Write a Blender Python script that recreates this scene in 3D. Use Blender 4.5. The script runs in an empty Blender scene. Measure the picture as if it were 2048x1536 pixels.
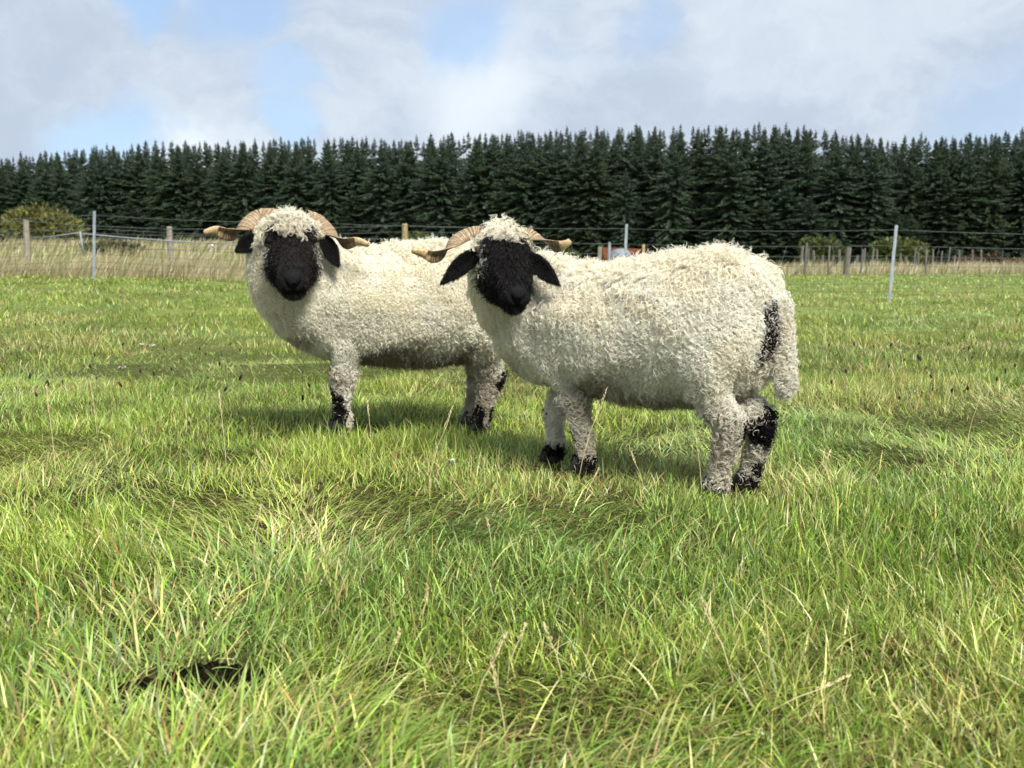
import bpy, math, random
import numpy as np
from mathutils import Vector, Matrix
from mathutils.kdtree import KDTree

sc = bpy.context.scene
col = sc.collection
rnd = random.Random(7)

# ------------------------------------------------------------------ camera, world, sun, exposure
CAM_H, F_PX, PITCH = 0.68, 2000.0, math.atan(248 / 2000.0)
cam_d = bpy.data.cameras.new('camera')
cam_d.sensor_width = 36.0
cam_d.lens = 36.0 * F_PX / 2048.0
cam_d.clip_start, cam_d.clip_end = 0.05, 3000.0
cam_d.dof.use_dof = True
cam_d.dof.focus_distance = 3.05
cam_d.dof.aperture_fstop = 6.5
cam = bpy.data.objects.new('camera', cam_d)
col.objects.link(cam)
cam.location = (0, 0, CAM_H)
cam.rotation_euler = (math.pi / 2 - PITCH, 0, 0)
sc.camera = cam

SUN_EL, SUN_AZ = math.radians(50), math.radians(152)   # azimuth clockwise from the view direction
sun_dir = Vector((math.sin(SUN_AZ) * math.cos(SUN_EL), math.cos(SUN_AZ) * math.cos(SUN_EL), math.sin(SUN_EL)))
sun_d = bpy.data.lights.new('sun', 'SUN')
sun_d.energy = 3.6
sun_d.angle = math.radians(20.0)
sun_d.color = (1.0, 0.97, 0.92)
sun = bpy.data.objects.new('sun', sun_d)
col.objects.link(sun)
sun.rotation_euler = sun_dir.to_track_quat('Z', 'Y').to_euler()

sc.view_settings.view_transform = 'Standard'
sc.view_settings.look = 'None'
sc.view_settings.exposure = 0.9
sc.view_settings.gamma = 1.0
sc.view_settings.use_curve_mapping = False
sc.cycles.max_bounces = 8
sc.cycles.diffuse_bounces = 4
sc.cycles.glossy_bounces = 2
sc.cycles.transmission_bounces = 4
sc.cycles.use_adaptive_sampling = True
sc.cycles.adaptive_threshold = 0.015
sc.cycles.use_denoising = True
sc.cycles_curves.shape = 'THICK'
sc.cycles_curves.subdivisions = 2


class NT:
    """small helper to write node trees"""
    def __init__(self, tree):
        self.t = tree
        self.t.nodes.clear()

    def n(self, kind, props=None, **ins):
        nd = self.t.nodes.new(kind)
        for k, v in (props or {}).items():
            setattr(nd, k, v)
        for k, v in ins.items():
            self.set(nd, k, v)
        return nd

    def set(self, nd, key, v):
        sock = nd.inputs[int(key[1:])] if key[0] == 'i' and key[1:].isdigit() else nd.inputs[key.replace('_', ' ')]
        if isinstance(v, bpy.types.NodeSocket):
            self.t.links.new(v, sock)
        else:
            sock.default_value = v

    def math(self, op, a, b=0.0, c=0.0, clamp=False):
        nd = self.n('ShaderNodeMath', {'operation': op, 'use_clamp': clamp}, i0=a, i1=b, i2=c)
        return nd.outputs[0]

    def vmath(self, op, a, b=(0, 0, 0)):
        nd = self.n('ShaderNodeVectorMath', {'operation': op}, i0=a, i1=b)
        return nd

    def mix(self, f, a, b, blend='MIX'):
        nd = self.n('ShaderNodeMix', {'data_type': 'RGBA', 'blend_type': blend})
        for s, v in ((nd.inputs[0], f), (nd.inputs[6], a), (nd.inputs[7], b)):
            if isinstance(v, bpy.types.NodeSocket):
                self.t.links.new(v, s)
            else:
                s.default_value = v
        return nd.outputs[2]

    def smooth(self, v, lo, hi):
        nd = self.n('ShaderNodeMapRange', {'interpolation_type': 'SMOOTHSTEP'}, i0=v, i1=lo, i2=hi, i3=0.0, i4=1.0)
        return nd.outputs[0]

    def noise(self, vec, scale, detail=3.0, rough=0.5, dist=0.0):
        nd = self.n('ShaderNodeTexNoise', None, Scale=scale, Detail=detail, Roughness=rough, Distortion=dist)
        if vec is not None:
            self.t.links.new(vec, nd.inputs['Vector'])
        return nd


def pix_dir(u, v):
    d = Vector(((u - 1024) / F_PX, 0, 0))
    f = Vector((0, math.cos(PITCH), -math.sin(PITCH)))
    up = Vector((0, math.sin(PITCH), math.cos(PITCH)))
    return d + f - up * ((v - 768) / F_PX)


def at(u, v, y):
    """world point on the sight line of photo pixel (u, v) at world depth y"""
    d = pix_dir(u, v)
    k = y / d.y
    return Vector((d.x * k, y, CAM_H + d.z * k))


def proj(p):
    x, y, z = p[0], p[1], p[2] - CAM_H
    cf = y * math.cos(PITCH) - z * math.sin(PITCH)
    cu = y * math.sin(PITCH) + z * math.cos(PITCH)
    return 1024 + F_PX * x / cf, 768 - F_PX * cu / cf


# --- sky: clear Nishita air seen through openings in a broken cloud layer
w = bpy.data.worlds.new('World')
sc.world = w
w.use_nodes = True
nt = NT(w.node_tree)
sky = nt.n('ShaderNodeTexSky', {'sky_type': 'NISHITA', 'sun_disc': False, 'sun_elevation': SUN_EL,
                                'sun_rotation': SUN_AZ, 'air_density': 1.0, 'dust_density': 0.6, 'ozone_density': 1.6})
tc = nt.n('ShaderNodeTexCoord')
gen = tc.outputs['Generated']
warp = nt.noise(gen, 5.0, 5.0, 0.6)
wv = nt.vmath('SUBTRACT', warp.outputs['Color'], (0.5, 0.5, 0.5)).outputs[0]
wv = nt.n('ShaderNodeVectorMath', {'operation': 'SCALE'}, i0=wv, Scale=0.17).outputs[0]
dirw = nt.vmath('ADD', gen, wv).outputs[0]
stretch = nt.vmath('MULTIPLY', dirw, (1.0, 1.0, 2.2)).outputs[0]
cover = nt.noise(stretch, 3.1, 6.0, 0.52)
opening = nt.math('MULTIPLY', nt.smooth(cover.outputs[0], 0.60, 0.78), 0.5)
BLUE = [((925, 50), 0.045, 1.4, .7), ((1310, 55), 0.026, .8, .5), ((570, 170), 0.030, 1.0, .6), ((545, 262), 0.030, 1.2, .7),
        ((240, 262), 0.060, 2.2, .8), ((305, 8), 0.030, 1.0, .8), ((500, 10), 0.05, 1.4, .7), ((2080, 250), 0.07, 1.0, .45)]
for (px, r, zs, amt) in BLUE:
    c = pix_dir(*px).normalized()
    dv = nt.vmath('SUBTRACT', dirw, tuple(c)).outputs[0]
    dv = nt.vmath('MULTIPLY', dv, (1.0, 1.0, zs)).outputs[0]
    ln = nt.vmath('LENGTH', dv).outputs[1]
    b = nt.math('MULTIPLY', nt.math('SUBTRACT', 1.0, nt.smooth(ln, r * .45, r * 1.55)), amt)
    opening = nt.math('MAXIMUM', opening, b)
tone = nt.noise(stretch, 5.2, 8.0, 0.60)
cl = nt.mix(nt.smooth(tone.outputs[0], 0.36, 0.64), (0.295, 0.345, 0.418, 1), (0.385, 0.432, 0.486, 1))
for (px, r, zs, amt) in [((415, 288), 0.036, 1.5, 1.0), ((960, 150), 0.07, 1.0, .6), ((1500, 60), 0.07, 1.0, .25), ((1010, 240), .05, 1., .5)]:
    c = pix_dir(*px).normalized()
    dv = nt.vmath('MULTIPLY', nt.vmath('SUBTRACT', dirw, tuple(c)).outputs[0], (1.0, 1.0, zs)).outputs[0]
    ln = nt.vmath('LENGTH', dv).outputs[1]
    b = nt.math('MULTIPLY', nt.math('SUBTRACT', 1.0, nt.smooth(ln, r * .3, r * 1.5)), amt)
    cl = nt.mix(b, cl, (0.49, 0.535, 0.575, 1))
    if px == (415, 288):
        opening = nt.math('MULTIPLY', opening, nt.math('SUBTRACT', 1.0, b))
skyc = nt.n('ShaderNodeVectorMath', {'operation': 'SCALE'}, i0=sky.outputs[0], Scale=0.095).outputs[0]
air = nt.mix(0.55, skyc, (0.215, 0.325, 0.50, 1))
final = nt.mix(opening, cl, air)
bg = nt.n('ShaderNodeBackground', None, Color=final, Strength=1.0)
out = nt.n('ShaderNodeOutputWorld')
nt.t.links.new(bg.outputs[0], out.inputs[0])


# ------------------------------------------------------------------ helpers
def tag(o, label=None, cat=None, group=None, kind=None):
    if label: o['label'] = label
    if cat: o['category'] = cat
    if group: o['group'] = group
    if kind: o['kind'] = kind
    return o


def empty(name, loc=(0, 0, 0), rz=0.0):
    o = bpy.data.objects.new(name, None)
    col.objects.link(o)
    o.location = loc
    o.rotation_euler = (0, 0, rz)
    o.empty_display_size = 0.1
    return o


def link_mesh(name, me, mat=None, parent=None, smooth=True):
    o = bpy.data.objects.new(name, me)
    col.objects.link(o)
    if mat: me.materials.append(mat)
    if smooth: me.polygons.foreach_set('use_smooth', np.ones(len(me.polygons), dtype=bool))
    if parent: o.parent = parent
    return o


def np_mesh(name, verts, loops, sizes):
    """mesh from flat numpy arrays: verts (n,3), loops flat indices, sizes per face"""
    me = bpy.data.meshes.new(name)
    nv, nl, nf = len(verts), len(loops), len(sizes)
    me.vertices.add(nv)
    me.vertices.foreach_set('co', np.ascontiguousarray(verts, dtype=np.float32).ravel())
    me.loops.add(nl)
    me.loops.foreach_set('vertex_index', np.ascontiguousarray(loops, dtype=np.int32))
    me.polygons.add(nf)
    starts = np.concatenate([[0], np.cumsum(sizes)[:-1]]).astype(np.int32)
    me.polygons.foreach_set('loop_start', starts)
    me.update(calc_edges=True)
    return me


class MB:
    """collects simple solids; build() links them as one mesh object"""
    def __init__(self):
        self.v, self.f = [], []

    def add(self, vs, fs):
        b = len(self.v)
        self.v += [tuple(p) for p in vs]
        self.f += [tuple(i + b for i in q) for q in fs]

    def tube(self, pts, rad, n=8, caps=True, flat=1.0, up=Vector((0, 0, 1)), twist=None):
        pts = [Vector(p) for p in pts]
        rings = []
        for i, p in enumerate(pts):
            t = (pts[min(i + 1, len(pts) - 1)] - pts[max(i - 1, 0)]).normalized()
            s = t.cross(up)
            if s.length < 1e-4: s = t.cross(Vector((1, 0, 0)))
            s.normalize()
            u = s.cross(t).normalized()
            r = rad[i] if hasattr(rad, '__len__') else rad
            tw = twist[i] if twist is not None else 0.0
            ring = []
            for k in range(n):
                a = 2 * math.pi * k / n
                x, y = math.cos(a) * r, math.sin(a) * r * flat
                x, y = x * math.cos(tw) - y * math.sin(tw), x * math.sin(tw) + y * math.cos(tw)
                ring.append(p + s * x + u * y)
            rings.append(ring)
        vs = [q for r in rings for q in r]
        fs = []
        for i in range(len(rings) - 1):
            for k in range(n):
                k2 = (k + 1) % n
                fs.append((i * n + k, i * n + k2, (i + 1) * n + k2, (i + 1) * n + k))
        if caps:
            fs.append(tuple(range(n - 1, -1, -1)))
            fs.append(tuple((len(rings) - 1) * n + k for k in range(n)))
        self.add(vs, fs)

    def mesh(self, name):
        me = bpy.data.meshes.new(name)
        me.from_pydata(self.v, [], self.f)
        me.update()
        return me

    def build(self, name, mat, parent=None, smooth=True):
        return link_mesh(name, self.mesh(name), mat, parent, smooth)


def hash2(ix, iy, seed):
    h = (ix.astype(np.int64) * 374761393 + iy.astype(np.int64) * 668265263 + seed * 974634397) & 0xffffffff
    h = ((h ^ (h >> 13)) * 1274126177) & 0xffffffff
    h = (h ^ (h >> 16)) & 0xffffff
    return h.astype(np.float64) / 0xffffff


def vnoise(x, y, seed=0):
    x = np.asarray(x, dtype=np.float64); y = np.asarray(y, dtype=np.float64)
    ix, iy = np.floor(x), np.floor(y)
    fx, fy = x - ix, y - iy
    fx = fx * fx * (3 - 2 * fx); fy = fy * fy * (3 - 2 * fy)
    a, b = hash2(ix, iy, seed), hash2(ix + 1, iy, seed)
    c, d = hash2(ix, iy + 1, seed), hash2(ix + 1, iy + 1, seed)
    return (a * (1 - fx) + b * fx) * (1 - fy) + (c * (1 - fx) + d * fx) * fy


def fbm(x, y, seed=0, octs=3):
    s, a, t = 0.0, 0.5, 0.0
    for o in range(octs):
        s = s + a * vnoise(np.asarray(x) * 2 ** o, np.asarray(y) * 2 ** o, seed + o * 17)
        t += a
        a *= 0.5
    return s / t


def sstep(x, lo, hi):
    t = np.clip((np.asarray(x, dtype=np.float64) - lo) / (hi - lo), 0, 1)
    return t * t * (3 - 2 * t)


# bare soil patches: (centre on the ground, radii)
def gpt(u, v):
    d = pix_dir(u, v)
    k = CAM_H / -d.z
    return d.x * k, d.y * k
SOIL = [gpt(432, 1366) + (0.07, 0.08), gpt(315, 1390) + (0.055, 0.05), gpt(775, 1318) + (0.035, 0.03), gpt(1265, 905) + (0.10, .08)]


def gz(x, y):
    """height of the land"""
    x = np.asarray(x, dtype=np.float64); y = np.asarray(y, dtype=np.float64)
    amp = sstep(y, -2, 1.0) * (1 - 0.7 * sstep(y, 25, 60))
    z = (fbm(x * 2.3, y * 2.3, 3, 3) - 0.5) * 0.085 * amp + (fbm(x * .6, y * .6, 5, 2) - .5) * .07 * amp * (1 - .8 * np.exp(-((y - 3.4) / 1.3) ** 2))
    z = z + 0.36 * sstep(-x, -1.5, 7.5) * sstep(y, 6, 17)
    z = z + 0.85 * sstep(-x, 2, 9) * sstep(y, 24, 42)
    z = z - 0.012
    for sx, sy, rx, ry in SOIL:
        z = z - 0.035 * np.exp(-((x - sx) / rx) ** 2 - ((y - sy) / ry) ** 2)
    return z


def mat_new(name):
    m = bpy.data.materials.new(name)
    m.use_nodes = True
    return m, NT(m.node_tree)


def finish(n, shader):
    o = n.n('ShaderNodeOutputMaterial')
    n.t.links.new(shader, o.inputs[0])


def simple_mat(name, c1, c2, scale=20.0, rough=0.8, metal=0.0, bump=0.0, stretch=(1, 1, 1), spec=0.4):
    m, n = mat_new(name)
    t = n.n('ShaderNodeTexCoord')
    v = n.vmath('MULTIPLY', t.outputs['Object'], stretch).outputs[0]
    nz = n.noise(v, scale, 4.0, 0.6)
    c = n.mix(n.smooth(nz.outputs[0], .3, .7), c1 + (1,), c2 + (1,))
    p = n.n('ShaderNodeBsdfPrincipled', None, Base_Color=c, Roughness=rough, Metallic=metal)
    p.inputs['Specular IOR Level'].default_value = spec
    if bump:
        b = n.n('ShaderNodeBump', None, Strength=bump, Distance=0.01, Height=nz.outputs[0])
        n.t.links.new(b.outputs[0], p.inputs['Normal'])
    finish(n, p.outputs[0])
    return m


def leaf_mat(name, attr='tint', trans=0.3, rough=0.55, spec=0.3, per_object=0.0, alt=(0.05, 0.07, 0.02, 1)):
    m, n = mat_new(name)
    a = n.n('ShaderNodeAttribute', {'attribute_name': attr})
    c = a.outputs['Color']
    if per_object:
        oi = n.n('ShaderNodeObjectInfo')
        f = n.math('MULTIPLY', oi.outputs['Random'], per_object)
        c = n.mix(f, c, alt)
    p = n.n('ShaderNodeBsdfPrincipled', None, Base_Color=c, Roughness=rough)
    p.inputs['Specular IOR Level'].default_value = spec
    tr = n.n('ShaderNodeBsdfTranslucent', None, Color=c)
    mx = n.n('ShaderNodeMixShader', None, i0=trans, i1=p.outputs[0], i2=tr.outputs[0])
    finish(n, mx.outputs[0])
    return m


def set_tint(me, cols, domain='FACE', name='tint'):
    a = me.attributes.new(name, 'FLOAT_COLOR', domain)
    a.data.foreach_set('color', np.ascontiguousarray(cols, dtype=np.float32).ravel())


# ------------------------------------------------------------------ ground
def nonuniform(lo, hi, fine_lo, fine_hi, step, grow):
    a = list(np.arange(fine_lo, fine_hi, step))
    s = step; p = a[-1]
    while p < hi:
        s *= grow; p += s; a.append(p)
    s = step; p = a[0]
    while p > lo:
        s *= grow; p -= s; a.insert(0, p)
    return np.array(a)


xs = nonuniform(-900, 900, -4, 4, 0.065, 1.09)
ys = nonuniform(-60, 1500, 0.6, 7, 0.065, 1.07)
GX, GY = np.meshgrid(xs, ys)
V = np.stack([GX.ravel(), GY.ravel(), gz(GX, GY).ravel()], 1)
nx, ny = len(xs), len(ys)
idx = np.arange(nx * ny).reshape(ny, nx)
Q = np.stack([idx[:-1, :-1], idx[:-1, 1:], idx[1:, 1:], idx[1:, :-1]], -1).reshape(-1, 4)
me = np_mesh('ground', V, Q.ravel(), np.full(len(Q), 4))
m, n = mat_new('turf_soil')
t = n.n('ShaderNodeTexCoord')
o_ = t.outputs['Object']
n1 = n.noise(o_, 55.0, 5.0, 0.65)
n2 = n.noise(o_, 1.1, 4.0, 0.6)
sep = n.n('ShaderNodeSeparateXYZ', None, Vector=o_)
thatch = n.mix(n.smooth(n1.outputs[0], .35, .65), (0.024, 0.019, 0.008, 1), (0.075, 0.070, 0.022, 1))
sward = n.mix(n.smooth(n2.outputs[0], .35, .65), (0.115, 0.160, 0.034, 1), (0.175, 0.205, 0.052, 1))
far = n.smooth(sep.outputs['Y'], 3.5, 12.0)
c = n.mix(far, thatch, sward)
p = n.n('ShaderNodeBsdfPrincipled', None, Base_Color=c, Roughness=0.95)
b = n.n('ShaderNodeBump', None, Strength=0.7, Distance=0.02, Height=n1.outputs[0])
n.t.links.new(b.outputs[0], p.inputs['Normal'])
p.inputs['Specular IOR Level'].default_value = 0.1
finish(n, p.outputs[0])
ground = link_mesh('ground', me, m)
tag(ground, 'rough pasture ground under the grass', 'ground', kind='structure')

soil_mat = simple_mat('black_soil', (0.003, 0.0022, 0.0015), (0.014, 0.010, 0.006), 90.0, 1.0, bump=0.8, spec=0.02)
for sx, sy, rx, ry in SOIL[:3]:
    k = 26
    vs, fs = [], []
    for i in range(k):
        for j in range(k):
            a, b2 = i / (k - 1) * 2 - 1, j / (k - 1) * 2 - 1
            X, Y = sx + a * rx * 1.5, sy + b2 * ry * 1.5
            e = max(0.0, 1 - (a * a + b2 * b2))
            h = float(gz(X, Y)) - 0.012 + 0.034 * e ** .6 + (float(fbm(X * 45, Y * 45, 9, 3)) - .5) * .03 * min(1, e * 3)
            vs.append((X, Y, h))
    for i in range(k - 1):
        for j in range(k - 1):
            fs.append((i * k + j, (i + 1) * k + j, (i + 1) * k + j + 1, i * k + j + 1))
    mb = MB(); mb.add(vs, fs)
    so = mb.build('bare_soil', soil_mat)
    cm_ = MB()
    for _ in range(90):
        a, q_ = rnd.uniform(0, 6.28), math.sqrt(rnd.random())
        X, Y = sx + math.cos(a) * q_ * rx, sy + math.sin(a) * q_ * ry
        r0 = rnd.uniform(.002, .0085)
        zc = float(gz(X, Y)) + .016
        pts_ = [(X + r0 * rnd.uniform(.6, 1.2) * dx, Y + r0 * rnd.uniform(.6, 1.2) * dy, zc + r0 * rnd.uniform(.5, 1.0) * dz) for dx, dy, dz in ((1, 0, 0), (0, 1, 0), (-1, 0, 0), (0, -1, 0), (.2, .1, 1), (0, .1, -1))]
        cm_.add(pts_, [(0, 1, 4), (1, 2, 4), (2, 3, 4), (3, 0, 4), (1, 0, 5), (2, 1, 5), (3, 2, 5), (0, 3, 5)])
    tag(cm_.build('clods', soil_mat, so, False), kind='stuff')
    tag(so, 'patch of bare black soil showing through the foreground grass', 'soil', 'bare soil patches', 'structure')

# ------------------------------------------------------------------ grass
rs = np.random.RandomState(11)


def blades(name, X, Y, L, W, az, tilt, bend, cols, segs, mat, z0=None, kind='stuff', label=None, cat=None, fold=0.0):
    N = len(X)
    Z = gz(X, Y) - 0.008 if z0 is None else z0
    ts = np.linspace(0, 1, segs + 1)
    dirx, diry = np.cos(az), np.sin(az)
    px, py, pz = X.copy(), Y.copy(), Z.copy()
    # side vector: horizontal, perpendicular to the lean, turned a little at random
    roll = rs.uniform(-1.1, 1.1, N)
    sx, sy = -np.sin(az + roll), np.cos(az + roll)
    rows = []
    for i, tt in enumerate(ts):
        wv = W * (1 - tt ** 2.2) * (0.75 + 0.5 * min(tt * 2, 1) * 0.5)
        if i < segs:
            rows.append(np.stack([px - sx * wv / 2, py - sy * wv / 2, pz], 1))
            rows.append(np.stack([px + sx * wv / 2, py + sy * wv / 2, pz], 1))
        else:
            rows.append(np.stack([px, py, pz], 1))
        if i < segs:
            th = np.clip(tilt + bend * (tt + 0.5 / segs), 0, 2.3)
            d = L / segs
            px = px + np.sin(th) * dirx * d
            py = py + np.sin(th) * diry * d
            pz = pz + np.cos(th) * d
            gmin = Z + 0.006
            pz = np.maximum(pz, gmin)
    nv = 2 * segs + 1
    Vv = np.stack(rows, 1).reshape(-1, 3)
    base = (np.arange(N) * nv)[:, None]
    fl = []
    for i in range(segs - 1):
        fl.append(np.array([2 * i, 2 * i + 1, 2 * i + 3, 2 * i + 2]))
    q = np.concatenate(fl) if fl else np.zeros(0, int)
    loop = np.concatenate([q, np.array([2 * segs - 2, 2 * segs - 1, 2 * segs])])
    loops = (base + loop[None, :]).ravel()
    sizes = np.tile(np.array([4] * (segs - 1) + [3]), N)
    me = np_mesh(name, Vv, loops, sizes)
    set_tint(me, np.repeat(cols, segs, axis=0))
    o = link_mesh(name, me, mat)
    tag(o, label, cat, kind=kind)
    return o


grass_mat = leaf_mat('grass_blade', trans=0.25, rough=0.38, spec=0.5)


def grass_cols(X, Y, N, dry_bias=0.0):
    g1 = np.array([0.125, 0.225, 0.023]); g2 = np.array([0.365, 0.475, 0.072]); g3 = np.array([0.185, 0.300, 0.080])
    st = np.array([0.60, 0.50, 0.19]); br = np.array([0.27, 0.155, 0.055])
    k = np.clip(fbm(X * 1.7, Y * 1.7, 21, 3) * 1.6 - .3 + rs.normal(0, .28, N), 0, 1)[:, None]
    c = g1 * (1 - k) + g2 * k
    blue = (sstep(fbm(X * .9, Y * .9, 33, 3) + rs.normal(0, .12, N) + 0.05 * np.clip(X, -1, 2), .52, .72) * .6)[:, None]
    c = c * (1 - blue) + g3 * blue * 1.25
    dn = fbm(X * 1.3 + 9, Y * 1.3, 41, 3)
    pd = 0.16 + 0.40 * sstep(dn, .52, .75) + dry_bias
    for (pu, pv), pr in (((1930, 1400), .35), ((70, 930), .35), ((640, 1060), .22)):
        qx, qy = gpt(pu, pv)
        pd = pd + .42 * np.exp(-((X - qx) ** 2 + (Y - qy) ** 2 * .6) / pr ** 2)
    isd = rs.uniform(0, 1, N) < pd
    mixr = rs.uniform(.35, 1, N)[:, None]
    c = np.where(isd[:, None], c * (1 - mixr) + st * mixr, c)
    isb = rs.uniform(0, 1, N) < 0.025 + 0.05 * sstep(dn, .55, .75) + dry_bias * .3
    c = np.where(isb[:, None], br, c)
    c = c * np.exp(rs.normal(-.03, .40, N))[:, None]
    return np.concatenate([np.clip(c, 0.004, .75), np.ones((N, 1))], 1)


def scatter(N, y0, y1, margin=0.7, pw=1.0):
    """points in the wedge seen by the camera, pw steers how density falls with distance"""
    u = rs.uniform(0, 1, N)
    if abs(pw) < 1e-6:
        Y = y0 * (y1 / y0) ** u
    else:
        Y = (y0 ** pw + u * (y1 ** pw - y0 ** pw)) ** (1 / pw)
    X = rs.uniform(-1, 1, N) * (0.545 * Y + margin)
    return X, Y


def soil_keep(X, Y, k=1.0):
    keep = np.ones(len(X), bool)
    for sx, sy, rx, ry in SOIL:
        e = ((X - sx) / (rx * k)) ** 2 + ((Y - sy) / (ry * k)) ** 2
        keep &= rs.uniform(0, 1, len(X)) < np.clip(e * .8 - .25, 0.10, 1)
    return keep


def sward(name, N, y0, y1, pw, lscale, wmin, segs, thatch=False, margin=0.7):
    X, Y = scatter(N, y0, y1, margin, pw)
    kp = soil_keep(X, Y)
    X, Y = X[kp], Y[kp]
    N = len(X)
    cl = fbm(X * 3.1, Y * 3.1, 51, 2)              # tussocks
    flow = fbm(X * 1.1, Y * 1.1, 61, 2) * 4 * math.pi + 1.0
    ordered = sstep(fbm(X * 1.6, Y * 1.6, 71, 2), .42, .62)
    az = flow + rs.normal(0, 1, N) * (2.2 - 1.4 * ordered)
    if thatch:
        L = rs.uniform(.04, .10, N) * lscale
        tilt = rs.uniform(.9, 1.6, N); bend = rs.uniform(-.2, .3, N)
        c = grass_cols(X, Y, N, .45)
        c[:, :3] *= .62  # low layer's colour dimmed to deepen the shade in gaps between blades
    else:
        L = (0.033 + 0.062 * np.clip(cl * 1.25 - .1, 0, 1) ** 1.6 + rs.gamma(1.6, .012, N)) * lscale
        for hx_, hy_ in (gpt(1108, 922), gpt(1168, 947), gpt(1432, 988), gpt(1495, 978), gpt(684, 868), gpt(962, 858)):
            L = L * (1 - .45 * np.exp(-((X - hx_) ** 2 + (Y - hy_ + .05) ** 2) / .15 ** 2))
        tilt = np.abs(rs.normal(.15, .5, N)) + ordered * .42
        bend = np.abs(rs.normal(.7, .6, N)) + ordered * .55
        c = grass_cols(X, Y, N)
    dist = np.sqrt(X * X + Y * Y)
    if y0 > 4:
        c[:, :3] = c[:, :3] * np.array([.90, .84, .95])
    W = np.maximum(rs.uniform(.0016, .0046, N), wmin * dist * rs.uniform(.6, 1.3, N))
    return blades(name, X, Y, L, W, az, tilt, bend, c, segs, grass_mat)


GRASS = 1.0
sw = []
sw.append(sward('grass', int(195000 * GRASS), 0.95, 6.0, 1.0, 1.0, 0.0, 3))
sw.append(sward('grass', int(45000 * GRASS), 0.95, 6.0, 1.0, 1.0, 0.0, 3, thatch=True))
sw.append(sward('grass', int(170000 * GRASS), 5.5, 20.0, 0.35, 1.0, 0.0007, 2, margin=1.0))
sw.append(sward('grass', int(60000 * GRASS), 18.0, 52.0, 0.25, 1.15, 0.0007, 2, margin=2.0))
LBL = [('short green pasture grass around the two sheep', 'grass'), ('flattened yellowed grass thatch lying low between the green blades', 'grass'),
       ('green pasture grass stretching behind the two sheep', 'grass'), ('far pasture grass reaching to the fences', 'grass')]
for o, (l_, c_) in zip(sw, LBL):
    tag(o, l_, c_)
# broad blades of the near foreground
N = int(9000 * GRASS)
X, Y = scatter(N, 0.95, 2.6, .5, 1.0)
kp = soil_keep(X, Y); X, Y = X[kp], Y[kp]; N = len(X)
flow = fbm(X * 1.1, Y * 1.1, 61, 2) * 4 * math.pi + 1.0
o = blades('grass', X, Y, rs.uniform(.05, .12, N), rs.uniform(.0032, .0060, N), flow + rs.normal(0, .9, N), rs.uniform(.1, .8, N), rs.uniform(.3, 1.5, N), grass_cols(X, Y, N, .05), 5, grass_mat)
tag(o, 'long broad grass blades in the near foreground', 'grass')

# dry tall grass: beside the near fence and before the far wood
def dry_strip(name, N, xf, yf, hmin, hmax, width, label, lean=0.0):
    u = rs.uniform(0, 1, N); v = rs.uniform(0, 1, N)
    X = xf(u, v); Y = yf(u, v, X)
    pn = fbm(X * .8, Y * .5, 91, 3)
    keep = rs.uniform(0, 1, N) < .25 + 1.4 * sstep(pn, .35, .7)
    X, Y = X[keep], Y[keep]; N = len(X)
    L = rs.uniform(hmin, hmax, N) * (.55 + .8 * fbm(X * 1.2, Y * 1.2, 93, 2))
    k = rs.uniform(0, 1, N)[:, None]
    c = np.array([.34, .27, .14]) * (1 - k) + np.array([.62, .53, .33]) * k
    gr = (rs.uniform(0, 1, N) < .22)[:, None]
    c = np.where(gr, np.array([.15, .19, .045]), c)
    c = np.concatenate([c, np.ones((N, 1))], 1)
    return blades(name, X, Y, L, rs.uniform(.5, 1.3, N) * width, rs.normal(lean, .7, N), np.abs(rs.normal(.25, .2, N)), rs.uniform(.1, .8, N), c, 3, grass_mat, label=label, cat='grass')


dry_strip('dry_grass', 40000, lambda u, v: -12.5 + 13.5 * u, lambda u, v, X: 18.3 + 4.6 * v + .03 * X, .20, .58, .010, 'tall straw coloured dry grass below the wooden posts', 0.2)
dry_strip('dry_grass', 26000, lambda u, v: 2 + 32 * u, lambda u, v, X: 47 + 7 * v + .25 * np.maximum(X - 14, 0), .32, .8, .03, 'pale dry grass at the foot of the far thin fence posts', 0.3)
dry_strip('dry_grass', 34000, lambda u, v: -30 + 28 * u, lambda u, v, X: 24 + 20 * v, .2, .55, .03, 'faded rough grass on the bank below the wood', 0.3)

# ------------------------------------------------------------------ sheep
def wool_mat(name, rough=0.75, trans=0.36, spec=0.08):
    m, n = mat_new(name)
    a = n.n('ShaderNodeAttribute', {'attribute_name': 'tint'})
    p = n.n('ShaderNodeBsdfPrincipled', None, Base_Color=a.outputs['Color'], Roughness=rough)
    p.inputs['Specular IOR Level'].default_value = spec
    tr = n.n('ShaderNodeBsdfTranslucent', None, Color=a.outputs['Color'])
    mx = n.n('ShaderNodeMixShader', None, i0=trans, i1=p.outputs[0], i2=tr.outputs[0])
    finish(n, mx.outputs[0])
    return m


WOOL = wool_mat('fleece')
BLACKWOOL = wool_mat('black_face_wool', 0.6, 0.05, 0.14)
SKIN = wool_mat('sheep_skin', 0.8, 0.0, 0.2)
EYE = simple_mat('sheep_eye', (0.004, 0.0035, 0.003), (0.008, 0.006, 0.004), 30, 0.6, spec=.08)
HOOF = simple_mat('sheep_hoof', (0.012, 0.011, 0.010), (0.03, 0.026, 0.022), 60, 0.5)
NOSE = simple_mat('sheep_nose', (0.005, 0.005, 0.0055), (0.010, 0.0098, 0.010), 150, 0.7, bump=.5, spec=.1)


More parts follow.
